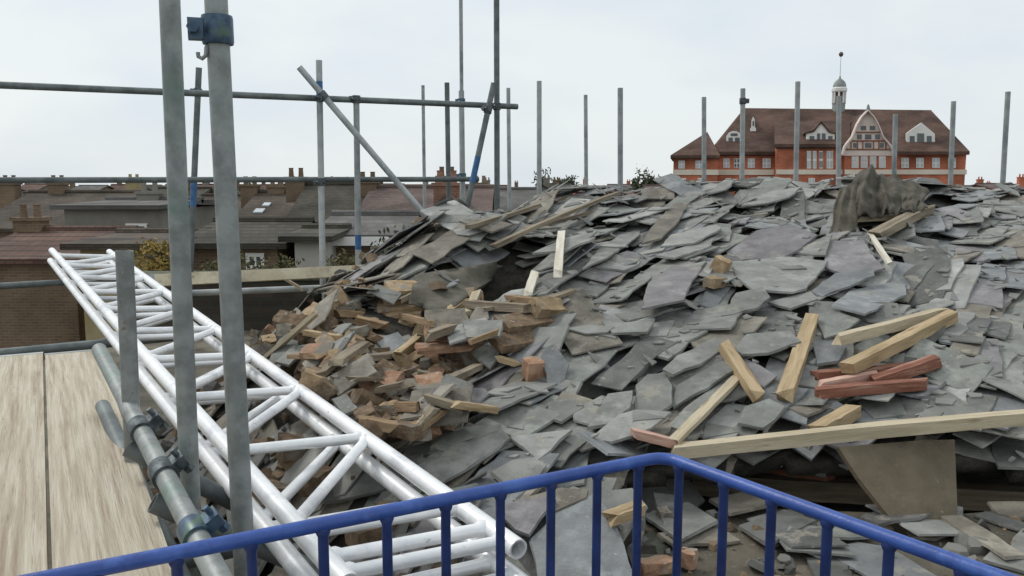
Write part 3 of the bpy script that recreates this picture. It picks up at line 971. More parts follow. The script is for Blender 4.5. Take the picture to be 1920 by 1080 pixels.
# the stack of tan tiles: slabs lying one on another
P = hit_heap(750, 606, Hc)
ord_ = ['lowest', 'second lowest', 'middle', 'second highest', 'topmost']
for k in range(5):
    rot = Matrix.Rotation(R(-14 + 9 * k + br.uniform(-6, 6)), 3, 'Z') @ Matrix.Rotation(R(14), 3, 'X') @ Matrix.Rotation(R(-6 + 2 * k), 3, 'Y')
    put_brick(Vector((P.x + 0.012 * k - 0.02, P.y + 0.03 * k, EZ + P.z + 0.02 + 0.036 * k)), (0.27 - 0.012 * k, 0.17, 0.032), rot, br, 'tan', '',
              f'{ord_[k]} tan clay tile in the slanting stack', False, 'clay_tile', 'tile', 'tan clay tiles in a slanting stack')
# thin shards of slate and tile lying over the bricks
sr = random.Random(31)
for _ in range(42):
    px, py = sr.uniform(470, 930), sr.uniform(545, 815)
    if px > 930 - (py - 560) * 0.3 or py - 505 > (px - 250) * 0.727 - 25 or py < 650 - (px - 450) * 0.4: continue
    if ((px - 745) / 75) ** 2 + ((py - 580) / 45) ** 2 < 1: continue
    P = hit_heap(px, py, Hc)
    drop_slate(P.x, P.y, sr, tone=sr.choice(['brownish grey', 'brownish grey', 'mid grey', 'green-grey', 'dark grey', 'pale grey']), yaw=sr.uniform(-3, 3), lift=sr.uniform(-18, 24),
               lw=(sr.uniform(0.10, 0.24), sr.uniform(0.07, 0.14)), pct=78, cap=0.3)
Hc[VOID & (GY[None, :] < 2.8) & (GX[:, None] < 2.6)] = -1.125
for _ in range(22):
    x, y = sr.uniform(0.46, 1.9), sr.uniform(2.25, 2.78)
    if y < 2.45 and x > 0.75 and sr.random() < 0.7: continue
    drop_slate(x, y, sr, yaw=sr.uniform(-3, 3), lift=sr.uniform(0, 9), lw=(sr.uniform(0.12, 0.34), sr.uniform(0.08, 0.2)), strict=False, cap=0.42)
# the outlined ones that lie among the bricks
for h_ in RUBBLE_HERO: hero_slate(*h_)

# which slates show: rays from the camera
V, F, ID = [], [], []
for k, s in enumerate(SL):
    b = len(V)
    V += [tuple(p) for p in s['v']]
    for f in s['f']:
        F.append(tuple(i + b for i in f)); ID.append(k)
for b_ in BR + BR_AUTO:
    b = len(V)
    V += [tuple(p) for p in b_['v']]
    for f in b_['f']:
        F.append(tuple(i + b for i in f)); ID.append(-1)
bvh = BVHTree.FromPolygons(V, F)
cnt = [0.0] * len(SL)
E0 = Vector((0, 0, EZ))
for a in range(0, 1920, 5):
    for b in range(330, 1080, 4):
        h = bvh.ray_cast(E0, ray(a, b).normalized(), 12)
        if h[2] is not None and ID[h[2]] >= 0:
            cnt[ID[h[2]]] += 1.0 if 240 <= a <= 1680 else 0.35
for s, c in zip(SL, cnt): s['n'] = c
order = sorted([s for s in SL if not s.get('hero')], key=lambda s: -s['n'])
NKEEP = 293 - sum(1 for s in SL if s.get('hero'))
keep = [s for s in order[:NKEEP] if s['n'] >= 2]
rest = [s for s in order if not any(s is k for k in keep)]
for s in keep: s['adj'] = s['tone']; s['extra'] = s['shape']
auto_labels(keep, 'slate', lab_fmt)
for s in SL:
    if s.get('hero') or any(s is k for k in keep):
        m_ = MB(); m_.add(s['v'], s['f'])
        o = m_.build('slate', M['slate ' + s['tone']])
        tag(o, s['label'], 'slate', 'loose roof slates on the heap')
# the slates hardly anything shows of: one mass, with a material per tone
m_ = MB(); mats = [M['slate ' + k] for k in TONES]; names = list(TONES); mi = []
for s in rest:
    m_.add(s['v'], s['f']); mi += [names.index(s['tone'])] * len(s['f'])
o = m_.build('buried_slates', mats)
o.data.polygons.foreach_set('material_index', mi)
tag(o, 'mass of smaller grey slates buried between the larger ones', 'slates', kind='stuff')

for b in BR + BR_AUTO:
    m_ = MB(); m_.add(b['v'], b['f'])
    o = m_.build(b['name'], M['brick ' + b['adj']])
    tag(o, b['label'], b['cat'], b['group'])

# ------------------------------------------------------------------ timber
def plank(label, A, B, wd, th, m, name='timber_batten', cat='batten', roll=0.0, group=None, seed=0, ragged=0.03):
    """a sawn timber between two points with slightly bowed length and splintered ends"""
    rr = random.Random(seed + int(A.x * 1000))
    d = (B - A); ln = d.length; t = d.normalized()
    up = Vector((0, 0, 1))
    s = t.cross(up).normalized(); u = s.cross(t)
    q = Matrix.Rotation(roll, 3, t)
    s, u = q @ s, q @ u
    n = 8
    vs, fs = [], []
    bow = rr.gauss(0, ln * 0.004)
    for i in range(n + 1):
        f = i / n
        c = A + d * f + u * bow * math.sin(math.pi * f)
        for k, (a, b) in enumerate(((-1, -1), (1, -1), (1, 1), (-1, 1))):
            e = t * (rr.uniform(-ragged, ragged) if i in (0, n) else 0)
            vs.append(c + s * a * wd / 2 * rr.uniform(0.92, 1.04) + u * b * th / 2 * rr.uniform(0.90, 1.05) + e)
    for i in range(n):
        for k in range(4):
            fs.append((i * 4 + k, i * 4 + (k + 1) % 4, (i + 1) * 4 + (k + 1) % 4, (i + 1) * 4 + k))
    fs += [(0, 1, 2, 3), (n * 4, n * 4 + 3, n * 4 + 2, n * 4 + 1)]
    me = bpy.data.meshes.new(name)
    rot = Matrix((t, s, u)).transposed()
    mid = (A + B) / 2
    me.from_pydata([tuple(rot.transposed() @ (p - mid)) for p in vs], [], fs)
    b_ = bmesh.new(); b_.from_mesh(me); bmesh.ops.recalc_face_normals(b_, faces=b_.faces); b_.to_mesh(me); b_.free()
    me.materials.append(m)
    o_ = bpy.data.objects.new(name, me)
    o_.location = mid
    o_.rotation_euler = rot.to_euler()
    COL.objects.link(o_)
    return tag(o_, label, cat, group)


def on(px, py, lift=0.03):
    P = hit_heap(px, py, Hc)
    # step back towards the eye so that the piece lies on top of the heap at this spot
    P = Vector((P.x, P.y, P.z + EZ)); E = Vector((0, 0, EZ))
    d = (E - P).normalized()
    return P + d * lift * 2.2


def lay(label, p0, p1, wd, th, m, **kw):
    """a batten lying on the heap between two places seen in the photograph"""
    A, B = hit_heap(*p0, Hc), hit_heap(*p1, Hc)
    up = Vector((0, 0, EZ)); E = Vector((0, 0, 0))
    l = 0.0
    while l < 0.7:
        a = A + (E - A).normalized() * l; b = B + (E - B).normalized() * l
        under = 0
        for k in range(17):
            p = a + (b - a) * (0.03 + 0.94 * k / 16)
            if hget(Hc, p.x, p.y) > p.z - th * 0.35: under += 1
        if under <= 2: break
        l += 0.012
    return plank(label, a + up, b + up, wd, th, m, **kw)


lay('short whitish batten standing upright among slates', (1046, 512), (1053, 436), 0.042, 0.03, M['whitewood'])
lay('short broken whitish lath at the edge of the dark hollow', (990, 552), (1003, 514), 0.045, 0.025, M['whitewood'])
lay('tan batten lying across the top of a pale lath', (1355, 645), (1423, 746), 0.052, 0.035, M['tan'])
lay('yellowish batten with a whitish broken end, propped on slates', (1521, 600), (1472, 742), 0.06, 0.045, M['tan'])
lay('pale tapering lath under the tan batten', (1388, 702), (1268, 822), 0.04, 0.018, M['pine'])
lay('pale batten at the edge above the red timbers', (1574, 636), (1770, 585), 0.045, 0.045, M['pine'])
lay('tan batten lying on the red painted timbers', (1590, 690), (1790, 590), 0.055, 0.05, M['tan'])
lay('topmost red painted timber with bare pinkish patches', (1530, 704), (1722, 686), 0.045, 0.035, M['redwood'], group='red painted timbers')
lay('front red painted timber with a dark underside', (1526, 738), (1735, 720), 0.05, 0.04, M['redwood'], group='red painted timbers')
lay('short pinkish timber wedged between the red painted ones', (1536, 722), (1640, 704), 0.04, 0.03, M['pinkwood'], group='red painted timbers')
lay('reddish timber stub crossing the red pair at the edge', (1640, 716), (1760, 676), 0.05, 0.045, M['redwood'], group='red painted timbers')
lay('stubby tan block leaning on the long pale plank', (1527, 812), (1598, 772), 0.055, 0.05, M['tan'])
lay('slim pale lath leaning in the rubble by the white beam', (497, 672), (590, 590), 0.035, 0.02, M['pine'])
lay('long brown timber running up to the crest', (925, 462), (1160, 362), 0.036, 0.025, M['oldwood'])
lay('shorter weathered timber behind the long brown timber', (880, 425), (1010, 385), 0.036, 0.025, M['oldwood'])
lay('splintered whitish lath below the hessian sheet', (1632, 440), (1668, 494), 0.028, 0.02, M['whitewood'])
lay('tan batten lying across the foot of the hessian sheet', (1602, 412), (1730, 404), 0.05, 0.03, M['pine'])
lay('old brown rafter end beside the hessian sheet', (1640, 442), (1740, 392), 0.08, 0.05, M['oldwood'])
lay('short pale stick on the slates beside the scaffold board', (533, 522), (566, 542), 0.03, 0.02, M['pine'])
lay('narrow olive lath in the brick rubble', (790, 792), (815, 765), 0.03, 0.02, M['oldwood'])
lay('pale yellow splinter beside the olive lath', (776, 806), (800, 776), 0.025, 0.015, M['pine'])
lay('upright pale stick between the felt sheet and the brown slabs', (878, 590), (893, 550), 0.045, 0.03, M['pine'])
lay('brown timber lying below the dark hollow', (880, 570), (990, 578), 0.06, 0.04, M['oldwood'])
lay('grey-tan lath running down to the dark hollow', (1000, 572), (1075, 545), 0.04, 0.02, M['oldwood'])
lay('thin lath lying behind the short upright batten', (985, 428), (1110, 398), 0.04, 0.02, M['oldwood'])
lay('yellow-brown offcut behind the railing corner', (1143, 972), (1204, 950), 0.05, 0.03, M['tan'])
wr = random.Random(77)
scr = []
for _ in range(200):
    px, py = wr.uniform(520, 1010), wr.uniform(548, 800)
    if px > 1040 - (py - 560) * 0.75 or py - 505 > (px - 250) * 0.727 - 40 or py < 650 - (px - 450) * 0.35: continue
    if any((px - a) ** 2 + (py - b) ** 2 < 42 ** 2 for a, b in scr): continue
    scr.append((px, py))
scr = scr[:26]
WS = []
for (px, py) in scr:
    a = wr.uniform(-0.9, 0.5); l_ = wr.uniform(16, 38)
    adj, m_ = wr.choice([('dark brown', M['oldwood']), ('dark brown', M['oldwood']), ('tan', M['tan']), ('brown', M['brownwood'])])
    o_ = lay('', (px - l_ * math.cos(a), py + l_ * math.sin(a) * -0.7), (px + l_ * math.cos(a), py - l_ * math.sin(a) * -0.7), wr.uniform(0.025, 0.06), wr.uniform(0.015, 0.035), m_,
             name='timber_scrap', cat='timber scrap', group='splintered timber scraps in the rubble')
    WS.append(dict(c=Vector(o_.location), adj=adj, extra='splintered', o=o_))
auto_labels(WS, 'timber scrap', lab_fmt)
for q in WS: q['o']['label'] = q['label']
pA, pB = at(1255, 848, 2.80), at(2060, 772, 2.80)
plank('long pale plank laid along the edge of the hollow', pA, pB, 0.05, 0.045, M['pine'], 'timber_plank', 'plank')
lay('pinkish plank running under the long pale plank', (1186, 812), (1282, 836), 0.05, 0.03, M['pinkwood'], name='timber_plank', cat='plank')
plank('dark red timber end showing inside the hollow', at(1395, 858, 3.25), at(1566, 884, 2.98), 0.06, 0.07, M['redwood'], 'timber_plank', 'plank')
plank('grey joist crossing the hollow beneath the long plank', at(1290, 905, 3.35), at(2100, 945, 3.2), 0.06, 0.09, M['oldwood'], 'timber_plank', 'plank')

# brown sheet of board leaning in the hollow
n_ = Vector((0.15, -0.75, 0.65)).normalized()
b0 = at(1640, 880, 2.72)
pts = []
for (px, py) in [(1572, 838), (1720, 826), (1790, 824), (1800, 1075), (1760, 1050), (1680, 985), (1610, 896)]:
    d = ray(px, py); E = Vector((0, 0, EZ))
    pts.append(E + d * ((b0 - E).dot(n_) / d.dot(n_)))
tag(MB().prism(pts, -n_ * 0.02).build('board_sheet', M['ply']), 'brown torn board sheet leaning under the long pale plank', 'board')

# felt sheet draped below the bulge
def sheet(name, m, grid, th, label, cat):
    nu, nv = len(grid), len(grid[0])
    mb_ = MB()
    mb_.v = [p for row in grid for p in row]
    mb_.f = [(i * nv + j, (i + 1) * nv + j, (i + 1) * nv + j + 1, i * nv + j + 1) for i in range(nu - 1) for j in range(nv - 1)]
    o_ = mb_.build(name, m, smooth=True)
    s_ = o_.modifiers.new('thickness', 'SOLIDIFY'); s_.thickness = th
    return tag(o_, label, cat)


g = []
for i in range(13):
    u = i / 12
    row = []
    for j in range(9):
        v = j / 8
        px = 778 + 152 * u - 12 * v + 20 * v * u * (1 - v)
        py = 520 - 26 * u + v * (34 + 44 * math.sin(math.pi * min(1, u * 0.85 + 0.15)))
        p = on(px, py, 0.02)
        row.append(Vector((p.x, p.y - 0.02 + 0.012 * math.sin(7 * u + 2 * v), p.z + 0.01 + 0.012 * math.sin(11 * u) * v)))
    g.append(row)
for _ in range(3):
    for i in range(1, 12):
        for j in range(1, 8):
            g[i][j] = (g[i - 1][j] + g[i + 1][j] + g[i][j - 1] + g[i][j + 1]) / 4
sheet('felt_sheet', M['felt'], g, 0.006, 'grey-brown roofing felt draped below the slates at the dark hollow', 'felt')

# hessian debris sheet hung at the crest
M['hessian_dark'] = mat('dark_brown_sheet', (0.060, 0.054, 0.042), (0.125, 0.113, 0.09), scale=8, rough=0.95, bump=0.6, bscale=45, spots=[((0.22, 0.20, 0.17), 18.0, 0.64, 0.6)])
g = []
for i in range(16):
    u = i / 15
    row = []
    for j in range(14):
        v = j / 13
        px = (1573 - 17 * v) + (33 + 17 * v) * u + 2.0 * math.sin(v * 9 + 1)
        py = (354 - 10 * u) + (83 + 10 * u + 5 * math.sin(u * 12)) * v
        row.append(at(px, py, 4.98 + 0.22 * (1 - v) + 0.012 * math.sin(u * 13 + v * 2) * (0.4 + v) + 0.02 * mnoise.noise(Vector((u * 3, v * 3, 5)))))
    g.append(row)
sheet('hessian_sheet', M['hessian'], g, 0.006, 'grey-tan hessian sheet hanging like a flap at the crest', 'sheet')
g = []
nu, nv = 60, 22
for i in range(nu):
    u = i / (nu - 1)
    row = []
    for j in range(nv):
        v = j / (nv - 1)
        px = 1588 + 150 * u + 5 * math.sin(v * 5 + u * 8)
        top = lerp_tab([(0, 350), (0.08, 332), (0.2, 314), (0.28, 309), (0.36, 322), (0.5, 331), (0.62, 326), (0.74, 338), (0.88, 343), (1, 360)], u) + 3 * math.sin(u * 37)
        bot = lerp_tab([(0, 412), (0.3, 404), (0.6, 400), (1, 392)], u) + 6 * math.sin(u * 23) + 4 * math.sin(u * 51)
        py = top + (bot - top) * v
        fold = abs(math.sin(u * 10.5 + 0.7 * v + 0.5 * math.sin(u * 5))) ** 0.7
        Y = 5.22 + 0.5 * (1 - v) ** 1.3 + 0.10 * fold * (0.4 + 0.6 * v) + 0.05 * mnoise.noise(Vector((u * 9, v * 5, 1.0))) + 0.02 * math.sin(u * 60 + 4 * v) * v
        row.append(at(px, py, Y))
    g.append(row)
sheet('tarpaulin', M['hessian_dark'], g, 0.006, 'dark brown slumped tarpaulin behind the grey-tan hessian flap', 'tarpaulin')
plank('timber prop holding up the dark tarpaulin', at(1622, 430, 5.75), at(1622, 322, 5.85), 0.05, 0.05, M['oldwood'])

dk = MB()
zd = EZ - 1.13
dk.prism([(0.36, 1.75, zd - 0.02), (0.36, 2.74, zd + 0.0), (0.9, 2.80, zd), (1.5, 2.74, zd), (2.1, 2.83, zd + 0.02), (2.6, 2.78, zd + 0.02), (2.6, 1.75, zd)], (0, 0, -0.04))
tag(dk.build('floor', M['deck']), kind='structure')
for (lb, tone, pts) in [('flat grey slate on the floor of the hollow, under the railing corner', 'mid grey', [(1205, 965), (1290, 940), (1345, 975), (1275, 1012)]),
                        ('dark slate lying on the floor of the hollow beside the railing', 'dark grey', [(1385, 985), (1470, 955), (1530, 975), (1440, 1020)]),
                        ('brownish slate at the back of the hollow floor', 'brownish grey', [(1330, 935), (1425, 915), (1470, 940), (1370, 962)])]:
    q = [at_z(px, py, EZ - 1.13 + 0.02 + 0.008 * k) for k, (px, py) in enumerate(pts)]
    m_ = MB(); vs, fs = slab(q, Vector((0, 0, 1)), 0.01, hr); m_.add(vs, fs)
    tag(m_.build('slate', M['slate ' + tone]), lb, 'slate', 'loose roof slates on the heap')
# pieces on the floor of the hollow
for (lb, px, py, s, tone, yw) in [('orange brick wedge on the floor behind the railing', 1238, 1060, (0.13, 0.05, 0.035), 'orange', 18),
                                  ('orange brick half beside the orange wedge', 1290, 1046, (0.06, 0.045, 0.05), 'orange', 60),
                                  ('pale mortar lump on the floor behind the railing', 1248, 965, (0.05, 0.05, 0.035), 'grey-brown', 10)]:
    P = at_z(px, py, zd + 0.03)
    vs, fs = brick_mesh(P, s, Matrix.Rotation(R(yw), 3, 'Z'), br, True)
    tag(MB().add(vs, fs).build('brick', M['brick ' + tone]), lb, 'brick', 'broken bricks on the floor of the hollow')

# ------------------------------------------------------------------ floor of the site, the building under it, parapet
tag(MB().box((1.0, 5.0, EZ + FLOOR - 0.05), (9.4, 7.2, 0.1)).build('floor', M['floor']), kind='structure')
M['brickdark'] = brickmat('sooty_brick', (0.055, 0.045, 0.035), (0.085, 0.065, 0.05), (0.06, 0.06, 0.05))
M['mossy'] = mat('mossy_coping', (0.06, 0.07, 0.045), (0.14, 0.14, 0.10), scale=12, rough=0.95, bump=0.6, bscale=30)
eb = empty('derelict_building', (1.0, 5.0, 0), 'brick building being stripped, under the slate heap', 'building')
MB().box((1.0, 5.0, (EZ + FLOOR - 0.104) / 2), (9.2, 7.0, EZ + FLOOR - 0.104)).build('wall', M['brickdark'], eb)
pw = empty('parapet_wall', (-2.2, 7.6, EZ + FLOOR + 0.002), 'low dark mossy parapet wall behind the scaffold board', 'wall')
MB().box((-1.6, 7.9, EZ + FLOOR + 0.242), (4.0, 0.24, 0.48)).build('wall', M['brickdark'], pw)
MB().box((-1.6, 7.9, EZ + FLOOR + 0.512), (4.06, 0.30, 0.06)).build('coping', M['mossy'], pw)

# ------------------------------------------------------------------ scaffold tubes
def coupler(parent, c, axis, r, m, side=None, sc=1.0):
    axis = axis.normalized()
    mb_ = MB()
    h = 0.030 * sc
    rr = r + 0.009 * sc
    mb_.tube([c - axis * h, c - axis * h * 0.8, c + axis * h * 0.8, c + axis * h], [rr * 0.96, rr, rr, rr * 0.96], 20)
    ob = mb_.build('coupler', m, parent, smooth=True)
    sd_ = side if side is not None else axis.orthogonal()
    sd_ = (sd_ - axis * sd_.dot(axis)).normalized()
    f = sd_.cross(axis)
    mb_ = MB()
    rot = Matrix((sd_, f, axis)).transposed()
    mb_.box(c + sd_ * (rr + 0.010 * sc), (0.034 * sc, 0.030 * sc, 0.044 * sc), rot)
    mb_.tube([c + sd_ * (rr + 0.016 * sc) - f * 0.035 * sc, c + sd_ * (rr + 0.016 * sc) + f * 0.035 * sc], 0.007 * sc, 8)
    mb_.tube([c + sd_ * (rr + 0.016 * sc) + f * 0.022 * sc, c + sd_ * (rr + 0.016 * sc) + f * 0.038 * sc], 0.013 * sc, 6)
    bo = MB(); bo.v = mb_.v; bo.f = mb_.f
    bo.build('bolt', m, ob)
    return ob


def pole(label, A, B, m, r=0.0242, ta=0.0, tb=0.0, coups=(), group='scaffold tubes', marks=()):
    d = (B - A).normalized()
    a, b = A - d * ta, B + d * tb
    root = empty('scaffold_pole', b if b.z < a.z else a, label, 'scaffold pole', group)
    MB().tube([a, a + (b - a) * 0.33, a + (b - a) * 0.66, b], r, 20, hollow=0.84).build('tube', m, root, smooth=True)
    for (t, mm, side) in coups:
        coupler(root, A + (B - A) * t, d, r, mm, side)
    for (t0, t1) in marks:
        MB().tube([A + (B - A) * t0, A + (B - A) * t1], r + 0.0012, 20).build('paint_band', M['bluemark'], root, smooth=True)
    return root


GR = 'scaffold tubes round the roof'
left = Vector((-1, 0, 0))
pole('thick near scaffold upright, the farther of the near pair', at(318, 0, 2.05), at(357, 930, 2.05), M['galv'], ta=1.2, tb=0.5, group=GR)
pole('nearest scaffold upright, with a blue coupler near its top', at(405, 0, 1.85), at(456, 1010, 1.85), M['galv'], ta=1.2, tb=0.5,
     coups=[(0.052, M['coupler_blue'], Vector((-1, -0.35, 0)))], group=GR)
pole('short near scaffold upright at the edge, beside the white beams', at(233, 470, 2.35), at(243, 700, 2.35), M['galv'], ta=0.0, tb=0.4, group=GR)
# wire hook hanging on the near upright
hk = [at(392, 78, 1.84), at(387, 90, 1.83), at(386, 104, 1.83), at(379, 110, 1.83), at(372, 106, 1.83), at(371, 98, 1.83)]
tag(MB().tube(hk, 0.0045, 8).build('wire_hook', M['galv'], smooth=True), 'bent wire hook below the blue coupler', 'hook')

pole('slightly leaning far upright with a blue painted band, seen between the near pair', at(373, 127, 6.9), at(357, 500, 6.9), M['galv_dark'], tb=0.6, coups=[(0.12, M['coupler'], None)], marks=[(0.54, 0.69)], group=GR)
pole('far upright crossed by the long diagonal brace', at(598, 113, 6.58), at(605, 498, 6.58), M['galv_far'], tb=0.6, coups=[(0.585, M['coupler'], None)], marks=[(0.10, 0.20)], group=GR)
pole('short far upright ending at the upper guard rail, blue band near foot', at(668, 180, 6.72), at(672, 492, 6.72), M['galv_far'], tb=0.6, coups=[(0.02, M['coupler'], None)], marks=[(0.83, 0.92)], group=GR)
pole('upper guard rail, long tube across the sky', at(-60, 157, 5.65), at(970, 200, 7.3), M['galv_dark'], ta=0.0, group=GR)
pole('lower guard rail, long tube just above the far roofs', at(-60, 338, 5.7), at(897, 336, 7.25), M['galv_dark'], r=0.0215, group=GR)
pole('long diagonal brace sloping down to the heap', at(561, 126, 6.50), at(829, 441, 6.75), M['galv_far'], coups=[(0.16, M['coupler'], None)], group=GR)
pole('short steep brace leaning against the tallest far upright', at(926, 156, 7.12), at(872, 405, 7.0), M['galv_dark'], coups=[(0.2, M['coupler'], None)], marks=[(0.55, 0.75)], group=GR)
pole('tallest far upright, running out of the top of the view', at(931, 0, 7.22), at(932, 352, 7.22), M['galv_dark'], ta=1.5, tb=0.5, coups=[(0.56, M['coupler'], None)], group=GR)
pole('thin pale upright rising above the lapped joint', at(864, 0, 9.0), at(866, 240, 9.0), M['galv_far'], ta=1.5, tb=2.5, r=0.02, group=GR)
pole('pale upright with a blue coupler at its lapped joint', at(865, 170, 7.4), at(868, 402, 7.4), M['galv_far'], tb=1.0, coups=[(0.09, M['coupler_blue'], None), (0.69, M['coupler_blue'], None)], group=GR)
pole('thinnest pale upright beyond the long diagonal brace', at(793, 160, 11.0), at(797, 445, 11.0), M['galv_far'], r=0.022, tb=1.5, group=GR)
pole('far upright standing beside the lapped upright', at(838, 155, 8.3), at(842, 425, 8.3), M['galv_dark'], tb=1.5, group=GR)
pole('short thin upright just beyond the tallest far upright', at(953, 165, 10.4), at(955, 345, 10.4), M['galv_far'], tb=3, group=GR)
pole('thick upright over the crest, next after the end of the upper guard rail', at(1011, 152, 8.3), at(1011, 340, 8.3), M['galv_far'], tb=2, group=GR)
pole('shortest thin upright over the middle of the crest', at(1098, 178, 10.6), at(1099, 335, 10.6), M['galv_far'], tb=3, group=GR)
pole('thick upright rising from the middle of the crest', at(1163, 165, 7.6), at(1163, 345, 7.6), M['galv_far'], tb=1.5, group=GR)
pole('upright before the low end wing of the red-brick building', at(1320, 182, 9.0), at(1320, 345, 9.0), M['galv_far'], tb=2, group=GR)
pole('upright with a side coupler before the hip of the big roof', at(1393, 166, 8.4), at(1391, 345, 8.4), M['galv_far'], tb=2, coups=[(0.13, M['coupler'], Vector((1, 0, 0)))], group=GR)
pole('upright before the gap between hip and white dormer', at(1496, 153, 8.3), at(1492, 345, 8.3), M['galv_far'], tb=2, group=GR)
pole('upright standing right in front of the cupola', at(1573, 180, 8.6), at(1572, 345, 8.6), M['galv_far'], tb=2, group=GR)
pole('upright beyond the half-timbered gable', at(1679, 214, 8.6), at(1676, 345, 8.6), M['galv_far'], tb=2, group=GR)
pole('upright past the end of the red-brick building', at(1788, 190, 8.6), at(1782, 345, 8.6), M['galv_far'], tb=2, group=GR)
pole('upright at the far end of the crest', at(1890, 172, 8.2), at(1880, 345, 8.2), M['galv_far'], tb=2, group=GR)
pole('grey tube lying level under the pale scaffold board', at(300, 552, 6.1), at(690, 536, 6.9), M['galv_far'], group=GR)
# tube along the near boards with couplers and two short cross tubes
tA, tB = at(232, 744, 2.42), at(372, 1012, 1.66)
rt = pole('near ledger tube with three couplers alongside the pale boards', tA, tB, M['galv'], ta=0.5, tb=0.45,
          coups=[(0.30, M['coupler'], Vector((0.6, 0.4, 0.5))), (0.62, M['coupler'], Vector((0.6, 0.4, 0.5))), (0.97, M['coupler_blue'], Vector((0.6, 0.4, 0.5)))], group=GR)
c1 = tA + (tB - tA) * 0.28; c2 = tA + (tB - tA) * 0.66
pole('short dark cross tube on the upper coupler of the ledger', c1 + Vector((-0.03, -0.015, -0.052)), c1 + Vector((0.30, 0.10, -0.30)), M['galv_dark'], group=GR)
pole('short dark cross tube on the middle coupler of the ledger', c2 + Vector((-0.03, -0.015, -0.052)), c2 + Vector((0.30, 0.12, -0.28)), M['galv_dark'], group=GR)
pole('dark lower ledger below the pale boards', tA + Vector((0.0, 0.0, -0.20)), tB + Vector((0.0, 0.0, -0.20)), M['galv_dark'], ta=0.5, tb=0.45, group=GR)

# boards
GRAIN = math.atan2(-0.87, 0.49)
M['boardnear'] = mat('grey_pale_board', (0.42, 0.36, 0.27), (0.58, 0.52, 0.42), scale=8, rough=0.85, bump=0.5, bscale=18, stretch=(0.35, 9, 9), turn=GRAIN,
                     c3=(0.34, 0.26, 0.19), s3=3, spots=[((0.16, 0.13, 0.10), 12.0, 0.63, 0.6), ((0.66, 0.62, 0.55), 22.0, 0.66, 0.6)])


def board(label, A, B, side, wd, th, m, group):
    t = (B - A).normalized()
    s = (side - t * side.dot(t)).normalized()
    up = t.cross(s)
    if up.z < 0: up = -up
    root = empty('scaffold_board', A, label, 'scaffold board', group)
    MB().prism([A, B, B + s * wd, A + s * wd], -up * th).build('plank', m, root)
    for (q, d) in ((A, 1), (B, -1)):
        MB().prism([q + t * d * 0.03 - t * d * 0.034 - up * th - s * 0.002 + up * -0.001, q + t * d * 0.03 - up * th - up * 0.001 - s * 0.002,
                    q + t * d * 0.03 + up * 0.0015 - s * 0.002, q - t * d * 0.004 + up * 0.0015 - s * 0.002], s * (wd + 0.004)).build('end_band', M['galv_far'], root)
    return root


zb = EZ - 0.80
a0, a1 = at_z(240, 815, zb), at_z(334, 1080, zb)
dv = (a1 - a0).normalized()
sv = Vector((dv.y, -dv.x, 0))
if sv.x > 0: sv = -sv
bl = ['pale scaffold board next to the ledger tube', 'outer pale scaffold board, second from the ledger tube']
for k in range(2):
    s0 = sv * (0.234 * k)
    board(bl[k], a0 - dv * (1.6 + 0.05 * k) + s0, a1 + dv * 0.7 + s0, sv, 0.225, 0.038, M['boardnear'], 'pale boards of the near scaffold deck')
bA, bB = at(286, 514, 5.75), at(735, 494, 6.75)
t_ = (bB - bA).normalized()
board('pale scaffold board laid level beyond the heap', bA - t_ * 0.02, bB, Vector((0.1, -0.25, -1)), 0.085, 0.04, M['board'], None)

# ------------------------------------------------------------------ two white lattice beams
n0 = at(972, 1030, 1.85); f0 = at(250, 505, 6.0)
td = (f0 - n0).normalized()
pd = Vector((-td.y, td.x, 0)).normalized()
if pd.x > 0: pd = -pd
LEN = 6.1


def weld(ab, r):
    a, b = ab
    d = (b - a).normalized()
    c0, c1 = 0.023, 0.031
    return MB().tube([a, a + d * c0, a + d * c1, a + d * (c1 + 0.006), b - d * (c1 + 0.006), b - d * c1, b - d * c0, b], [r * 1.3, r * 1.38, r * 1.2, r, r, r * 1.2, r * 1.38, r * 1.3], 14)


def lattice(label, base, width, dz, ph):
    root = empty('lattice_beam', base, label, 'lattice beam', 'white lattice beams')
    off = pd * width + Vector((0, 0, dz))
    MB().tube([base, base + td * LEN], 0.0245, 22, hollow=0.82).build('chord', M['alu'], root, smooth=True)
    MB().tube([base + off, base + off + td * LEN], 0.0245, 22, hollow=0.82).build('chord', M['alu'], root, smooth=True)
    k = 0
    s = ph
    prev = None
    while s < LEN - 0.05:
        a = base + td * s; b = base + off + td * s
        weld([a, b], 0.0165).build('lacing_bar', M['alu'], root, smooth=True)
        if prev is not None:
            weld([a - td * 0.02, base + off + td * (prev + 0.06)], 0.0165).build('lacing_bar', M['alu'], root, smooth=True)
        prev = s
        s += 0.61
    for s in (0.05, 0.13):
        weld([base + td * s, base + off + td * s], 0.0165).build('end_bar', M['alu'], root, smooth=True)
    return root


lattice('upper white lattice beam of the two lying along the heap', n0, 0.42, 0.03, 0.27)
lattice('lower white lattice beam, directly under the upper one', n0 + Vector((0.012, -0.03, -0.075)), 0.43, 0.025, 0.52)
# cross tubes they rest on
for (s, lb) in ((0.6, 'dark bearer tube under the near end of the white beams'), (3.2, 'dark bearer tube under the middle of the white beams'), (5.4, 'dark bearer tube under the far end of the white beams')):
    c = n0 + td * s + Vector((0, 0, -0.128))
    pole(lb, c - pd * 0.25, c + pd * 0.95, M['galv_dark'], group=GR)

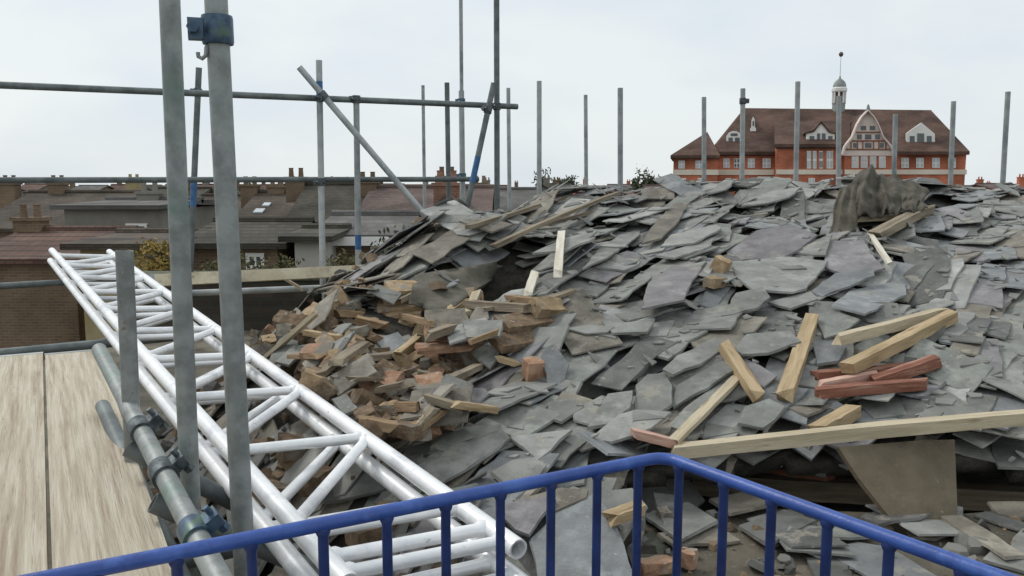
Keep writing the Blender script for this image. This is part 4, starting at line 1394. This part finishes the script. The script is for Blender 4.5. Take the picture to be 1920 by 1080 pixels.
# ------------------------------------------------------------------ blue railing in front
zr = at(1245, 853, 1.80).z
cn = at_z(1245, 856, zr)
lf = at_z(240, 1055, zr); rg = at_z(1690, 1017, zr)
ld = (lf - cn).normalized(); rd = (rg - cn).normalized()
L_end = cn + ld * ((lf - cn).length + 0.55)
R_end = cn + rd * ((rg - cn).length + 0.45)
rr_ = empty('guard_railing', (cn.x, cn.y, zr - 0.95), 'blue painted railing with round bars, turning a corner in front of the heap', 'railing')
arc = []
fr = 0.045
for k in range(9):
    t = k / 8
    p = (1 - t) ** 2 * (cn + ld * fr) + 2 * t * (1 - t) * cn + t * t * (cn + rd * fr)
    arc.append(p)
MB().tube([L_end, cn + ld * 0.8, cn + ld * 0.3] + arc + [cn + rd * 0.25, R_end], 0.0132, 18).build('handrail', M['rail'], rr_, smooth=True)
MB().tube([p - Vector((0, 0, 0.9)) for p in [L_end, cn + ld * 0.8, cn + ld * 0.3] + arc + [cn + rd * 0.25, R_end]], 0.0125, 14).build('bottom_rail', M['rail'], rr_, smooth=True)


def rail_point(px, d):
    # point of the rail line seen at this picture column
    best, bt = None, 1e9
    for k in range(2000):
        p = cn + d * (k * 0.001)
        e = abs(proj(p)[0] - px)
        if e < bt: best, bt = p, e
    return best


for px in (18, 178, 330, 470, 605, 725, 835, 938, 1033, 1120, 1197):
    p = rail_point(px, ld)
    MB().tube([p - Vector((0, 0, q)) for q in (0.006, 0.014, 0.019, 0.023, 0.885, 0.89)], [0.0125, 0.0135, 0.0118, 0.0096, 0.0096, 0.012], 14).build('baluster', M['baluster'], rr_, smooth=True)
for px in (1274, 1358, 1448, 1552, 1668, 1806):
    p = rail_point(px, rd)
    MB().tube([p - Vector((0, 0, q)) for q in (0.006, 0.014, 0.019, 0.023, 0.885, 0.89)], [0.0125, 0.0135, 0.0118, 0.0096, 0.0096, 0.012], 14).build('baluster', M['baluster'], rr_, smooth=True)
for d, s in ((ld, 0.06), (rd, 0.05), (ld, 1.9), (rd, 1.0)):
    pass

# ------------------------------------------------------------------ town: ground, houses
M['ground'] = mat('town_ground', (0.05, 0.06, 0.035), (0.12, 0.11, 0.085), scale=0.15, rough=0.95, c3=(0.10, 0.10, 0.10), s3=0.05)
tag(MB().add([(-1500, -300, 0), (1500, -300, 0), (1500, 2200, 0), (-1500, 2200, 0)], [(0, 1, 2, 3)]).build('ground', M['ground']), kind='structure')
M['tile_brown'] = brickmat('brown_roof_tiles', (0.070, 0.056, 0.043), (0.100, 0.080, 0.062), (0.05, 0.04, 0.034), 0.22, 0.06, 0.008, True)
M['tile_dark'] = brickmat('dark_roof_tiles', (0.050, 0.046, 0.035), (0.074, 0.066, 0.05), (0.035, 0.033, 0.028), 0.22, 0.06, 0.008, True)
M['tile_pink'] = brickmat('pinkish_roof_tiles', (0.115, 0.082, 0.073), (0.15, 0.108, 0.096), (0.09, 0.065, 0.058), 0.22, 0.06, 0.008, True)
M['tile_red'] = brickmat('red_brown_roof_tiles', (0.105, 0.058, 0.045), (0.135, 0.082, 0.062), (0.05, 0.036, 0.03), 0.24, 0.09, 0.01, True)
M['tile_grey'] = brickmat('grey_roof_slates', (0.10, 0.095, 0.09), (0.135, 0.128, 0.12), (0.09, 0.09, 0.085), 0.25, 0.08, 0.008, True)
M['wall_brown'] = brickmat('brown_house_brick', (0.17, 0.105, 0.065), (0.22, 0.14, 0.085), (0.2, 0.17, 0.13))
M['wall_red'] = brickmat('orange_red_brick', (0.46, 0.105, 0.05), (0.55, 0.15, 0.075), (0.42, 0.22, 0.15))
M['wall_orange'] = brickmat('dull_orange_brick', (0.27, 0.12, 0.08), (0.33, 0.17, 0.12), (0.28, 0.2, 0.15))
M['wall_grey'] = mat('grey_render', (0.19, 0.18, 0.155), (0.25, 0.24, 0.21), scale=0.8, rough=0.9)
M['wall_white'] = mat('whitish_render', (0.36, 0.34, 0.31), (0.46, 0.44, 0.40), scale=0.9, rough=0.9)
M['wall_yellow'] = mat('yellowish_brick_wall', (0.30, 0.24, 0.13), (0.38, 0.31, 0.18), scale=2, rough=0.9)
M['white'] = mat('white_paint', (0.74, 0.72, 0.69), (0.82, 0.80, 0.77), scale=1.2, rough=0.6)
M['cream'] = mat('cream_stone', (0.66, 0.57, 0.47), (0.76, 0.68, 0.58), scale=0.7, rough=0.8)
M['pinkwhite'] = mat('pinkish_white_plaster', (0.62, 0.50, 0.46), (0.74, 0.63, 0.58), scale=0.7, rough=0.8)
M['glass'] = mat('window_glass', (0.05, 0.06, 0.07), (0.10, 0.115, 0.125), scale=0.6, rough=0.12, spec=0.6)
M['glass_pale'] = mat('pale_window_glass', (0.42, 0.47, 0.50), (0.55, 0.60, 0.62), scale=0.8, rough=0.2)
M['timberdark'] = mat('dark_timber', (0.10, 0.06, 0.05), (0.16, 0.10, 0.08), scale=3, rough=0.8)
M['lead'] = mat('grey_lead', (0.19, 0.21, 0.20), (0.30, 0.32, 0.31), scale=3, rough=0.6)
M['pot'] = mat('terracotta_pot', (0.30, 0.14, 0.09), (0.40, 0.2, 0.13), scale=6, rough=0.9)


def house(label, px0, px1, ridge, eave, Y, depth, axis, wm, rm, chim=(), wins=(), group=None, name='house', cat='house', fascia=None, base_z=0.0, hip=False, lights=()):
    x0 = at(px0, eave, Y).x; x1 = at(px1, eave, Y).x
    ze = at(px0, eave, Y).z
    root = empty(name, ((x0 + x1) / 2, Y + depth / 2, base_z), label, cat, group)
    ov = 0.3
    if axis == 'x':
        ym = Y + depth / 2
        zr_ = at(px0, ridge, ym).z
        k0 = 0
        MB().prism([(x0, Y, base_z), (x0, Y, ze - 0.02), (x0, ym, zr_ - 0.12), (x0, Y + depth, ze - 0.02), (x0, Y + depth, base_z)], (x1 - x0, 0, 0)).build('wall', wm, root)
        k = (zr_ - ze) / (depth / 2)
        ins = (x1 - x0) * 0.22 if hip else 0
        a = [Vector((x0 - ov, Y - ov, ze - ov * k)), Vector((x1 + ov, Y - ov, ze - ov * k)), Vector((x1 + ov - ins, ym, zr_)), Vector((x0 - ov + ins, ym, zr_)),
             Vector((x0 - ov, Y + depth + ov, ze - ov * k)), Vector((x1 + ov, Y + depth + ov, ze - ov * k))]
        up = Vector((0, 0, 0.14))
        vs = a + [p + up for p in a]
        rf = MB().add(vs, [(6, 7, 8, 9), (9, 8, 11, 10), (0, 1, 7, 6), (4, 10, 11, 5), (0, 3, 2, 1), (3, 4, 5, 2), (0, 6, 9, 3), (3, 9, 10, 4), (1, 2, 8, 7), (2, 5, 11, 8)]).build('roof', rm, root)
        MB().tube([a[3] + up, a[2] + up], 0.13, 8).build('ridge', rm, rf)
        ridge_pt = lambda px: Vector((at(px, ridge, ym).x, ym, zr_))
        for (px, py, sw, sh) in lights:
            d = ray(px, py); kz = d.z / d.y
            y_ = (ze - k * Y + 0.16 - EZ) / (kz - k)
            p = Vector((d.x / d.y * y_, y_, EZ + kz * y_))
            MB().box(p, (sw, sh, 0.09), Matrix.Rotation(math.atan(k), 3, 'X')).build('skylight', M['glass_pale'], root)
    else:
        xm = (x0 + x1) / 2
        zr_ = at(px0, ridge, Y).z
        MB().prism([(x0, Y, base_z), (x0, Y, ze), (xm, Y, zr_ - 0.1), (x1, Y, ze), (x1, Y, base_z)], (0, depth, 0)).build('wall', wm, root)
        k = (zr_ - ze) / ((x1 - x0) / 2)
        rf = MB().prism([(x0 - ov, Y - ov, ze - ov * k), (xm, Y - ov, zr_), (x1 + ov, Y - ov, ze - ov * k), (x1 + ov, Y - ov, ze - ov * k + 0.16), (xm, Y - ov, zr_ + 0.16),
                         (x0 - ov, Y - ov, ze - ov * k + 0.16)], (0, depth + 2 * ov, 0)).build('roof', rm, root)
        ridge_pt = lambda px: Vector((at(px, ridge, Y + 1.0).x, Y + 1.0, zr_))
    if fascia is not None:
        MB().box(((x0 + x1) / 2, Y - ov - 0.03, ze - ov * k - 0.02), (x1 - x0 + 2 * ov, 0.05, 0.22)).build('fascia', fascia, root)
    for (px, h) in chim:
        p = ridge_pt(px)
        c = MB().box(p + Vector((0, 0, h / 2 - 0.3)), (0.75, 0.55, h + 0.6))
        c.box(p + Vector((0, 0, h + 0.05)), (0.87, 0.67, 0.1))
        for q in (-0.2, 0.2): c.lathe(p + Vector((q, 0, h + 0.1)), [(0.11, 0), (0.09, 0.32), (0.11, 0.36)], 8)
        c.build('chimney', wm, rf)
    for (px, py, ww, hh) in wins:
        p = at(px, py, Y)
        fw = MB()
        t_w = 0.09
        fw.box(p + Vector((-ww / 2, -0.03, 0)), (t_w, 0.10, hh)); fw.box(p + Vector((ww / 2, -0.03, 0)), (t_w, 0.10, hh))
        fw.box(p + Vector((0, -0.033, hh / 2)), (ww + t_w, 0.104, t_w)); fw.box(p + Vector((0, -0.033, -hh / 2)), (ww + t_w, 0.104, t_w))
        fw.box(p + Vector((0, -0.03, 0)), (0.06, 0.09, hh))
        fo = fw.build('window', M['white'], root)
        MB().box(p + Vector((0, -0.015, 0)), (ww, 0.04, hh)).build('pane', M['glass'], fo)
    return root


# rooftops beyond the heap
house('long dark tiled roof with a black ridge behind the crossed upright', 535, 668, 352, 442, 30, 9, 'x', M['wall_brown'], M['tile_dark'], chim=[(556, 0.35)], name='house')
house('broad pinkish-brown roof behind the diagonal brace', 672, 905, 358, 428, 29, 9, 'x', M['wall_brown'], M['tile_pink'], chim=[(690, 0.3), (838, 0.5)], name='house')
house('low house with a grey slate roof and white fascia', 606, 745, 412, 446, 21, 5, 'x', M['wall_brown'], M['tile_grey'], fascia=M['white'], wins=[(712, 474, 0.35, 0.6)])
house('small white-rendered wall with a low dark roof', 552, 604, 438, 452, 19.5, 4, 'x', M['wall_white'], M['tile_dark'])
house('brown tiled roof with pale skylights near the second upright', 436, 545, 366, 432, 34, 9, 'x', M['wall_brown'], M['tile_brown'], chim=[(470, 0.4), (520, 0.35)], lights=[(486, 396, 0.4, 0.5), (452, 416, 0.5, 0.6), (500, 384, 0.3, 0.4)])
house('mossy low roof with a white window, behind the near uprights', 358, 520, 424, 462, 20, 5, 'x', M['wall_brown'], M['tile_dark'], wins=[(480, 489, 0.36, 0.3)])
house('brown roof between the near uprights', 330, 436, 372, 430, 38, 9, 'x', M['wall_brown'], M['tile_brown'], chim=[(350, 0.5), (418, 0.5)])
house('grey-walled house with an asphalt roof at the edge of the town', 120, 288, 382, 392, 27, 7, 'x', M['wall_grey'], M['tile_grey'], chim=[(282, 0.35)], wins=[(258, 436, 0.6, 0.5)])
house('dark gabled roof above the grey-walled house', 236, 330, 358, 392, 44, 9, 'x', M['wall_yellow'], M['tile_dark'], chim=[(252, 0.5)], wins=[(258, 400, 1.0, 1.0)])
house('yellowish brick house below the grey-walled house', 150, 300, 446, 466, 19, 5, 'x', M['wall_yellow'], M['tile_brown'])
house('long brown terrace roof at the outer edge of the town', -40, 170, 366, 430, 36, 9, 'x', M['wall_brown'], M['tile_brown'], chim=[(20, 0.5), (110, 0.5)])
house('near low red roof at the outer edge of the town', -60, 140, 440, 490, 21, 6, 'x', M['wall_brown'], M['tile_red'], chim=[(60, 0.4)])
house('brick house end with tall chimney under the steep brace', 818, 862, 372, 392, 24, 5, 'y', M['wall_orange'], M['tile_pink'], chim=[(838, 0.35)])
house('purple-grey roof beside the tallest far upright', 862, 1010, 360, 402, 40, 9, 'x', M['wall_brown'], M['tile_grey'], chim=[(900, 0.4)])
# the distant skyline
sk = random.Random(4)
px = -80
k = 0
sky_mats = [M['tile_brown'], M['tile_pink'], M['tile_red'], M['tile_grey'], M['tile_dark']]
sky_words = ['brown', 'pinkish', 'red-brown', 'grey', 'dark']
while px < 1990:
    wpx = sk.uniform(34, 74)
    Y = sk.uniform(95, 190)
    q = sk.randrange(5)
    rid = sk.uniform(346.5, 352)
    m, dr, ds = '', '', 0
    near_marks = [('leaning blue-banded upright', 365), ('crossed upright', 601), ('short upright with blue foot', 670), ('long diagonal brace', 745), ('tallest far upright', 931),
                  ('thick crest upright', 1011), ('shortest crest upright', 1098), ('middle crest upright', 1163), ('red-brick building', 1450), ('half-timbered gable', 1625),
                  ('near pair of uprights', 430), ('outer edge of the view', 60), ('far end of the crest', 1850)]
    c = px + wpx / 2
    mk = min(near_marks, key=lambda t: abs(t[1] - c))
    side = 'just left of' if c < mk[1] - 12 else ('just right of' if c > mk[1] + 12 else 'right behind')
    house(f'distant {sky_words[q]} roof on the skyline {side} the {mk[0]}', px, px + wpx, rid, rid + sk.uniform(9, 16), Y, 9, 'x' if sk.random() < 0.75 else 'y',
          sk.choice([M['wall_brown'], M['wall_red'], M['wall_grey']]), sky_mats[q], chim=[(px + wpx * sk.uniform(0.1, 0.9), sk.uniform(0.5, 1.1))], group='distant roofs on the skyline')
    px += wpx * sk.uniform(0.75, 1.25)
    k += 1

# ------------------------------------------------------------------ trees and shrubs
M['leaf'] = mat('dull_leaves', (0.035, 0.045, 0.022), (0.075, 0.085, 0.04), scale=2.0, rough=0.9)
M['leaf_yellow'] = mat('olive_leaves', (0.07, 0.07, 0.03), (0.12, 0.11, 0.045), scale=3.0, rough=0.9)
M['bark'] = mat('bark', (0.05, 0.04, 0.03), (0.10, 0.085, 0.065), scale=8, rough=0.95)


def tree(label, px, py_top, Y, rad, n, m, name='tree', cat='tree', group=None, leaf=0.16, squash=1.0, tr=None):
    rr = random.Random(int(px * 7 + Y))
    top = at(px, py_top, Y)
    base = Vector((top.x, top.y, 0))
    h = top.z
    root = empty(name, base, label, cat, group)
    ch = rad * squash
    cz = h - ch
    mb_ = MB()
    t0 = 0.02 * h + 0.06
    mb_.tube([base, base + Vector((0.1, 0, cz * 0.5)), base + Vector((0, 0.05, cz)), base + Vector((0, 0, h - ch * 0.5))], [t0, t0 * 0.8, t0 * 0.5, t0 * 0.2], 8)
    tips = []
    for k in range(9):
        a = rr.uniform(0, 6.28); e = rr.uniform(0.1, 1.2)
        d = Vector((math.cos(a) * math.cos(e), math.sin(a) * math.cos(e), math.sin(e)))
        s = base + Vector((0, 0, cz - ch * 0.5 + rr.random() * ch))
        tip = s + Vector((d.x * rad, d.y * rad, d.z * ch)) * rr.uniform(0.55, 0.95)
        mb_.tube([s, (s + tip) / 2 + Vector((0, 0, 0.06 * rad)), tip], [t0 * 0.4, t0 * 0.22, t0 * 0.06], 6)
        tips.append(tip)
    mb_.build('trunk', M['bark'], root, smooth=True)
    cl = MB()
    cents = []
    for t in tips: cents.append((t, rad * rr.uniform(0.28, 0.5)))
    for k in range(7):
        a = rr.uniform(0, 6.28); q = rad * math.sqrt(rr.random()) * 0.75
        cents.append((Vector((base.x + q * math.cos(a), base.y + q * math.sin(a), cz + rr.uniform(-0.6, 0.75) * ch)), rad * rr.uniform(0.25, 0.45)))
    for k in range(n):
        c, s = rr.choice(cents)
        p = c + Vector((rr.gauss(0, s * 0.55), rr.gauss(0, s * 0.55), rr.gauss(0, s * 0.5 * squash)))
        u = Vector((rr.gauss(0, 1), rr.gauss(0, 1), rr.gauss(0, 1))).normalized() * leaf * rr.uniform(0.6, 1.3)
        v = u.orthogonal().normalized() * leaf * rr.uniform(0.3, 0.6)
        cl.add([p - u, p + v, p + u, p - v], [(0, 1, 2, 3)])
    cl.build('crown', m, root, recalc=False)
    return root


tree('dark distant tree on the skyline before the red-brick building', 1213, 326, 130, 2.2, 700, M['leaf'], leaf=0.35, squash=0.9, group='distant trees')
tree('smaller tree on the skyline next to the dark one', 1238, 334, 140, 1.6, 500, M['leaf'], leaf=0.32, squash=0.8, group='distant trees')
tree('wispy tree at the foot of the thick crest upright', 1018, 322, 120, 1.5, 160, M['leaf'], leaf=0.3, squash=1.3, group='distant trees')
tree('low tree on the skyline between two crest uprights', 1060, 336, 150, 2.6, 600, M['leaf'], leaf=0.35, squash=0.6, group='distant trees')
tree('dark tree crown over the dark tiled roof', 566, 346, 46, 1.5, 900, M['leaf'], leaf=0.16, squash=0.7, group='distant trees')
tree('dark tree crown beside the crossed upright', 630, 347, 48, 1.8, 900, M['leaf'], leaf=0.16, squash=0.6, group='distant trees')
tree('low tree on the skyline over the brown roofs', 470, 350, 80, 1.6, 500, M['leaf'], leaf=0.2, squash=0.7, group='distant trees')
tree('yellow-green shrub below the white fascia', 660, 470, 18, 0.7, 900, M['leaf_yellow'], 'shrub', 'shrub', 'garden shrubs', leaf=0.06)
tree('green shrub beside the heap at the end of the scaffold board', 770, 442, 17, 0.8, 1000, M['leaf'], 'shrub', 'shrub', 'garden shrubs', leaf=0.07)
tree('bright yellow shrub beside the grey-walled house', 302, 455, 16, 0.45, 700, mat('yellow_blossom', (0.22, 0.15, 0.03), (0.32, 0.23, 0.06), scale=3), 'shrub', 'shrub', 'garden shrubs', leaf=0.05)
tree('olive shrub between the near uprights', 430, 482, 15, 0.5, 700, M['leaf_yellow'], 'shrub', 'shrub', 'garden shrubs', leaf=0.05)
tree('olive shrub in front of the small white gable', 530, 484, 16, 0.5, 700, M['leaf_yellow'], 'shrub', 'shrub', 'garden shrubs', leaf=0.05)

# ------------------------------------------------------------------ the red-brick building
AL = R(-12)
UX = Vector((math.cos(AL), math.sin(AL), 0)); NX_ = Vector((-math.sin(AL), math.cos(AL), 0))
O0 = at(1262, 345, 70); O0.z = 0


def HP(px, py, off=0.0):
    d = ray(px, py)
    kx, kz = d.x / d.y, d.z / d.y
    s = (kx * (O0.y + off * NX_.y) - O0.x - off * NX_.x) / (UX.x - kx * UX.y)
    p = O0 + UX * s + NX_ * off
    return Vector((p.x, p.y, EZ + kz * p.y))


def g0(p): return Vector((p.x, p.y, 0))


hall = empty('red_brick_hall', g0(HP(1540, 345, 4)), 'large red-brick building with brown roof, white dormers and a cupola', 'building')


def hprism(name, pts, off, th, m, parent=hall):
    return MB().prism([HP(a, b, off) for a, b in pts], NX_ * th).build(name, m, parent)


def hwall(px0, px1, eave, off, dep, m=None):
    a, b = HP(px0, eave, off), HP(px1, eave, off)
    return MB().prism([g0(a), a, b, g0(b)], NX_ * dep).build('wall', m or M['wall_red'], hall)


hwall(1336, 1812, 289, 0, 12)
hwall(1263, 1346, 296, -1.6, 9)
hwall(1456, 1590, 277, -1.3, 3)
hwall(1584, 1674, 292, -2.0, 6)


def hip(name, c4, r2, th=0.25, m=M['tile_red']):
    up = Vector((0, 0, th))
    if len(r2) == 2:
        vs = list(c4) + list(r2)
        vs = vs + [p + up for p in vs]
        fs = [(6, 7, 11, 10), (8, 9, 10, 11), (9, 6, 10), (7, 8, 11), (0, 1, 7, 6), (1, 2, 8, 7), (2, 3, 9, 8), (3, 0, 6, 9), (0, 4, 5, 1), (2, 5, 4, 3), (3, 4, 0), (1, 5, 2)]
    else:
        vs = list(c4) + list(r2)
        vs = vs + [p + up for p in vs]
        fs = [(5, 6, 9), (6, 7, 9), (7, 8, 9), (8, 5, 9), (0, 1, 6, 5), (1, 2, 7, 6), (2, 3, 8, 7), (3, 0, 5, 8), (0, 4, 1), (1, 4, 2), (2, 4, 3), (3, 4, 0)]
    return MB().add(vs, fs).build(name, m, hall)


rf = hip('roof', [HP(1331, 290, -0.5), HP(1818, 290, -0.5), HP(1818, 290, -0.5) + NX_ * 13, HP(1331, 290, -0.5) + NX_ * 13], [HP(1397, 208, 6), HP(1745, 212, 6)])
MB().tube([HP(1396, 206, 6), HP(1746, 210, 6)], 0.16, 8).build('ridge', M['timberdark'], rf)
MB().tube([HP(1396, 206, 6), HP(1331, 287, -0.5)], 0.13, 8).build('ridge', M['timberdark'], rf)
rw = hip('roof', [HP(1257, 297, -2.1), HP(1350, 297, -2.1), HP(1350, 297, -2.1) + NX_ * 10, HP(1257, 297, -2.1) + NX_ * 10], [HP(1326, 253, 2.2)])
# roof over the taller bay
MB().prism([HP(1452, 276, -1.8), HP(1594, 276, -1.8), HP(1594, 232, 3.0), HP(1452, 232, 3.0)], Vector((0, 0, 0.25))).build('roof', M['tile_red'], hall)
# white bands
for (a, b, y0, y1, off) in [(1262, 1347, 318, 328, -1.6), (1346, 1456, 318, 328, 0), (1455.5, 1590, 318, 327, -1.3), (1583.5, 1674.5, 318, 327, -2.0), (1674.5, 1812, 318, 327, 0)]:
    pts = [HP(a, y0, off), HP(b, y0, off), HP(b, y1, off), HP(a, y1, off)]
    MB().prism([p - NX_ * 0.10 for p in pts], NX_ * 0.12).build('band', M['cream'], hall)
for (a, b, y0, y1, off) in [(1262, 1347, 295, 298, -1.65), (1346, 1456, 289, 292, -0.05), (1454, 1592, 276, 279, -1.4)]:
    pts = [HP(a, y0, off), HP(b, y0, off), HP(b, y1, off), HP(a, y1, off)]
    MB().prism([p - NX_ * 0.12 for p in pts], NX_ * 0.12).build('gutter', M['timberdark'], hall)


def hwin(px0, px1, y0, y1, off, m=M['white'], pane=M['glass_pale'], bars=1, parent=None):
    fo = hprism('window', [(px0, y0), (px1, y0), (px1, y1), (px0, y1)], off - 0.07, 0.07, m, parent or hall)
    if parent is not None: return fo
    wd = (px1 - px0); n = bars + 1
    mb_ = MB()
    for k in range(n):
        for r_ in range(2):
            xa = px0 + wd * (k + 0.16) / n; xb = px0 + wd * (k + 0.84) / n
            ya = y0 + (y1 - y0) * (0.06 + 0.5 * r_); yb = y0 + (y1 - y0) * (0.44 + 0.5 * r_)
            mb_.prism([HP(a, b, off - 0.085) for a, b in [(xa, ya), (xb, ya), (xb, yb), (xa, yb)]], NX_ * 0.03)
    mb_.build('pane', pane, fo)
    return fo


for (a, b) in [(1272, 1284), (1304, 1318)]: hwin(a, b, 301, 316, -1.6)
for (a, b) in [(1356, 1368), (1376, 1387), (1402, 1415), (1430, 1445)]: hwin(a, b, 297, 315, 0, pane=M['glass'] if a in (1376,) else M['glass_pale'])
for (a, b) in [(1513, 1521), (1524, 1531), (1536, 1543), (1550, 1562)]: hwin(a, b, 283, 316, -1.3, pane=M['glass'] if a == 1536 else M['glass_pale'])
for (a, b) in [(1690, 1704), (1718, 1732), (1748, 1762), (1778, 1792)]: hwin(a, b, 296, 315, 0)
for (a, b, off) in [(1275, 1286, -1.6), (1308, 1319, -1.6), (1360, 1371, 0), (1402, 1413, 0), (1470, 1482, -1.3), (1516, 1528, -1.3)]: hwin(a, b, 334, 356, off)


def dormer(pts, off, th, panes, roof_pts=None):
    d_ = hprism('dormer', pts, off, 0.35, M['white'])
    cx_ = sum(p[0] for p in pts) / len(pts)
    by_ = max(p[1] for p in pts)
    MB().prism([HP(cx_ + (x - cx_) * 0.96, by_ - (by_ - y) * 0.96, off + 0.352) for x, y in pts], NX_ * (th - 0.352)).build('dormer_body', M['tile_red'], d_)
    mb_ = MB()
    for (a, b, c, e) in panes:
        mb_.prism([HP(x, y, off - 0.03) for x, y in [(a, c), (b, c), (b, e), (a, e)]], NX_ * 0.04)
    mb_.build('pane', M['glass'], d_)
    if roof_pts:
        MB().prism([HP(x, y, off - 0.12) for x, y in roof_pts], NX_ * (th + 0.2)).build('dormer_roof', M['tile_red'], d_)
    return d_


dormer([(1512, 273), (1512, 250), (1526, 247), (1532, 240), (1540, 230), (1549, 241), (1554, 248), (1565, 251), (1565, 273)], -0.9, 4.2,
       [(1518, 1527, 255, 269), (1532, 1538, 250, 269), (1541, 1548, 250, 269), (1553, 1561, 255, 269)],
       [(1508, 249), (1524, 244), (1531, 238), (1540, 227), (1550, 239), (1556, 246), (1568, 249), (1568, 251.5), (1554, 248.6), (1549, 241.6), (1540, 230.6), (1532, 240.6), (1526, 247.6), (1508, 251.5)])
dormer([(1362, 270), (1362, 255), (1366, 249), (1373, 245.5), (1381, 246), (1388, 250), (1391, 256), (1391, 270)], 1.0, 2.5,
       [(1366, 1374, 258, 267), (1378, 1387, 258, 267), (1370, 1383, 250, 255)])
dormer([(1407, 246), (1407, 240), (1409, 238), (1410, 224), (1412.5, 219), (1415, 224), (1415.5, 238), (1417.5, 240), (1417.5, 246)], 2.4, 2.4, [(1411, 1414, 227, 236)])
dormer([(1700, 273), (1700, 250), (1728, 230), (1753, 251), (1753, 273)], 0.9, 3.5, [(1706, 1715, 255, 269), (1720, 1733, 250, 269), (1738, 1747, 255, 269)])

# half-timbered gable
gp = [(1582, 292), (1586, 276), (1600, 258), (1609, 234), (1617, 220), (1628, 208), (1639, 220), (1647, 234), (1656, 258), (1671, 276), (1676, 292)]
ga = hprism('gable', gp, -2.1, 0.4, M['pinkwhite'])
MB().prism([HP(1628 + (x - 1628) * 0.97, y + 1, -1.69) for x, y in gp], NX_ * 8).build('gable_roof', M['tile_red'], ga)
bb = MB()
for (p, q) in zip(gp, gp[1:]):
    o1, o2 = [(x + (x - 1628) * 0.06, y - 2.4) for x, y in (p, q)]
    bb.prism([HP(*o1, -2.5), HP(*o2, -2.5), HP(*q, -2.5), HP(*p, -2.5)], NX_ * 0.9)
bb.build('barge_board', M['pinkwhite'], ga)
tb_ = MB()
for (a, b, y) in [(1606, 1650, 248, ), (1598, 1658, 264), (1586, 1671, 280)]:
    tb_.prism([HP(x, q, -2.1 - 0.06) for x, q in [(a, y - 1.4), (b, y - 1.4), (b, y + 1.4), (a, y + 1.4)]], NX_ * 0.05)
for x in (1596, 1608, 1618, 1638, 1648, 1661):
    tb_.prism([HP(q, y, -2.1 - 0.055) for q, y in [(x - 1, 265.5), (x + 1, 265.5), (x + 1, 278.5), (x - 1, 278.5)]], NX_ * 0.05)
tb_.build('timber', M['redwood'], ga)
for (a, b, c, e) in [(1614, 1624, 236, 244), (1631, 1641, 236, 244), (1607, 1616, 252, 261), (1622, 1634, 252, 261), (1641, 1650, 252, 261), (1600, 1606, 268, 277), (1622, 1634, 268, 277), (1650, 1657, 268, 277)]:
    MB().prism([HP(x, y, -2.1 - 0.03) for x, y in [(a, c), (b, c), (b, e), (a, e)]], NX_ * 0.04).build('window', M['glass'], ga)
MB().tube([HP(1628, 209, -2.0), HP(1628, 196, -2.0)], [0.2, 0.06], 8).build('finial', M['lead'], ga)
for (a, b) in [(1597, 1610), (1614, 1627), (1631, 1643), (1648, 1661)]: hwin(a, b, 293, 315, -2.0, m=M['pinkwhite'])

# cupola
cb_ = HP(1572, 208, 6); s_ = (HP(1582, 208, 6) - HP(1572, 208, 6)).length / 10


def zc(py): return HP(1572, py, 6).z - cb_.z


cu = MB().lathe(cb_, [(13 * s_, zc(214)), (13 * s_, zc(196)), (13.6 * s_, zc(195)), (13.6 * s_, zc(193))], 8).build('cupola', M['lead'], hall)
for k in range(8):
    a = 2 * math.pi * (k + 0.5) / 8
    q = cb_ + Vector((math.cos(a) * 11.5 * s_, math.sin(a) * 11.5 * s_, 0))
    MB().tube([q + Vector((0, 0, zc(194))), q + Vector((0, 0, zc(172)))], 1.9 * s_, 8).build('post', M['white'], cu)
MB().lathe(cb_, [(8 * s_, zc(194)), (8 * s_, zc(173))], 8).build('opening_shade', M['timberdark'], cu)  # dark core, its colour stands for the shade in the open lantern
MB().lathe(cb_, [(13.5 * s_, zc(173)), (14.5 * s_, zc(171)), (14.5 * s_, zc(166)), (13 * s_, zc(164))], 16).build('cornice', M['white'], cu)
MB().lathe(cb_, [(12.5 * s_, zc(165)), (12.3 * s_, zc(160)), (10 * s_, zc(154)), (6 * s_, zc(150)), (2 * s_, zc(147)), (1.2 * s_, zc(143))], 16).build('dome', M['lead'], cu, smooth=True)
MB().tube([cb_ + Vector((0, 0, zc(145))), cb_ + Vector((0, 0, zc(104)))], [1.1 * s_, 0.6 * s_], 8).build('finial_rod', M['white'], cu)
vb = MB()
vb.lathe(cb_ + Vector((0, 0, zc(102))), [(0.5 * s_, -5 * s_), (3.2 * s_, -3.4 * s_), (4.6 * s_, 0), (3.2 * s_, 3.4 * s_), (0.5 * s_, 5 * s_)], 12)
vb.build('finial_ball', M['timberdark'], cu, smooth=True)
print('SLATES', len(SL), 'kept', len(keep), 'bricks', len(BR) + len(BR_AUTO))
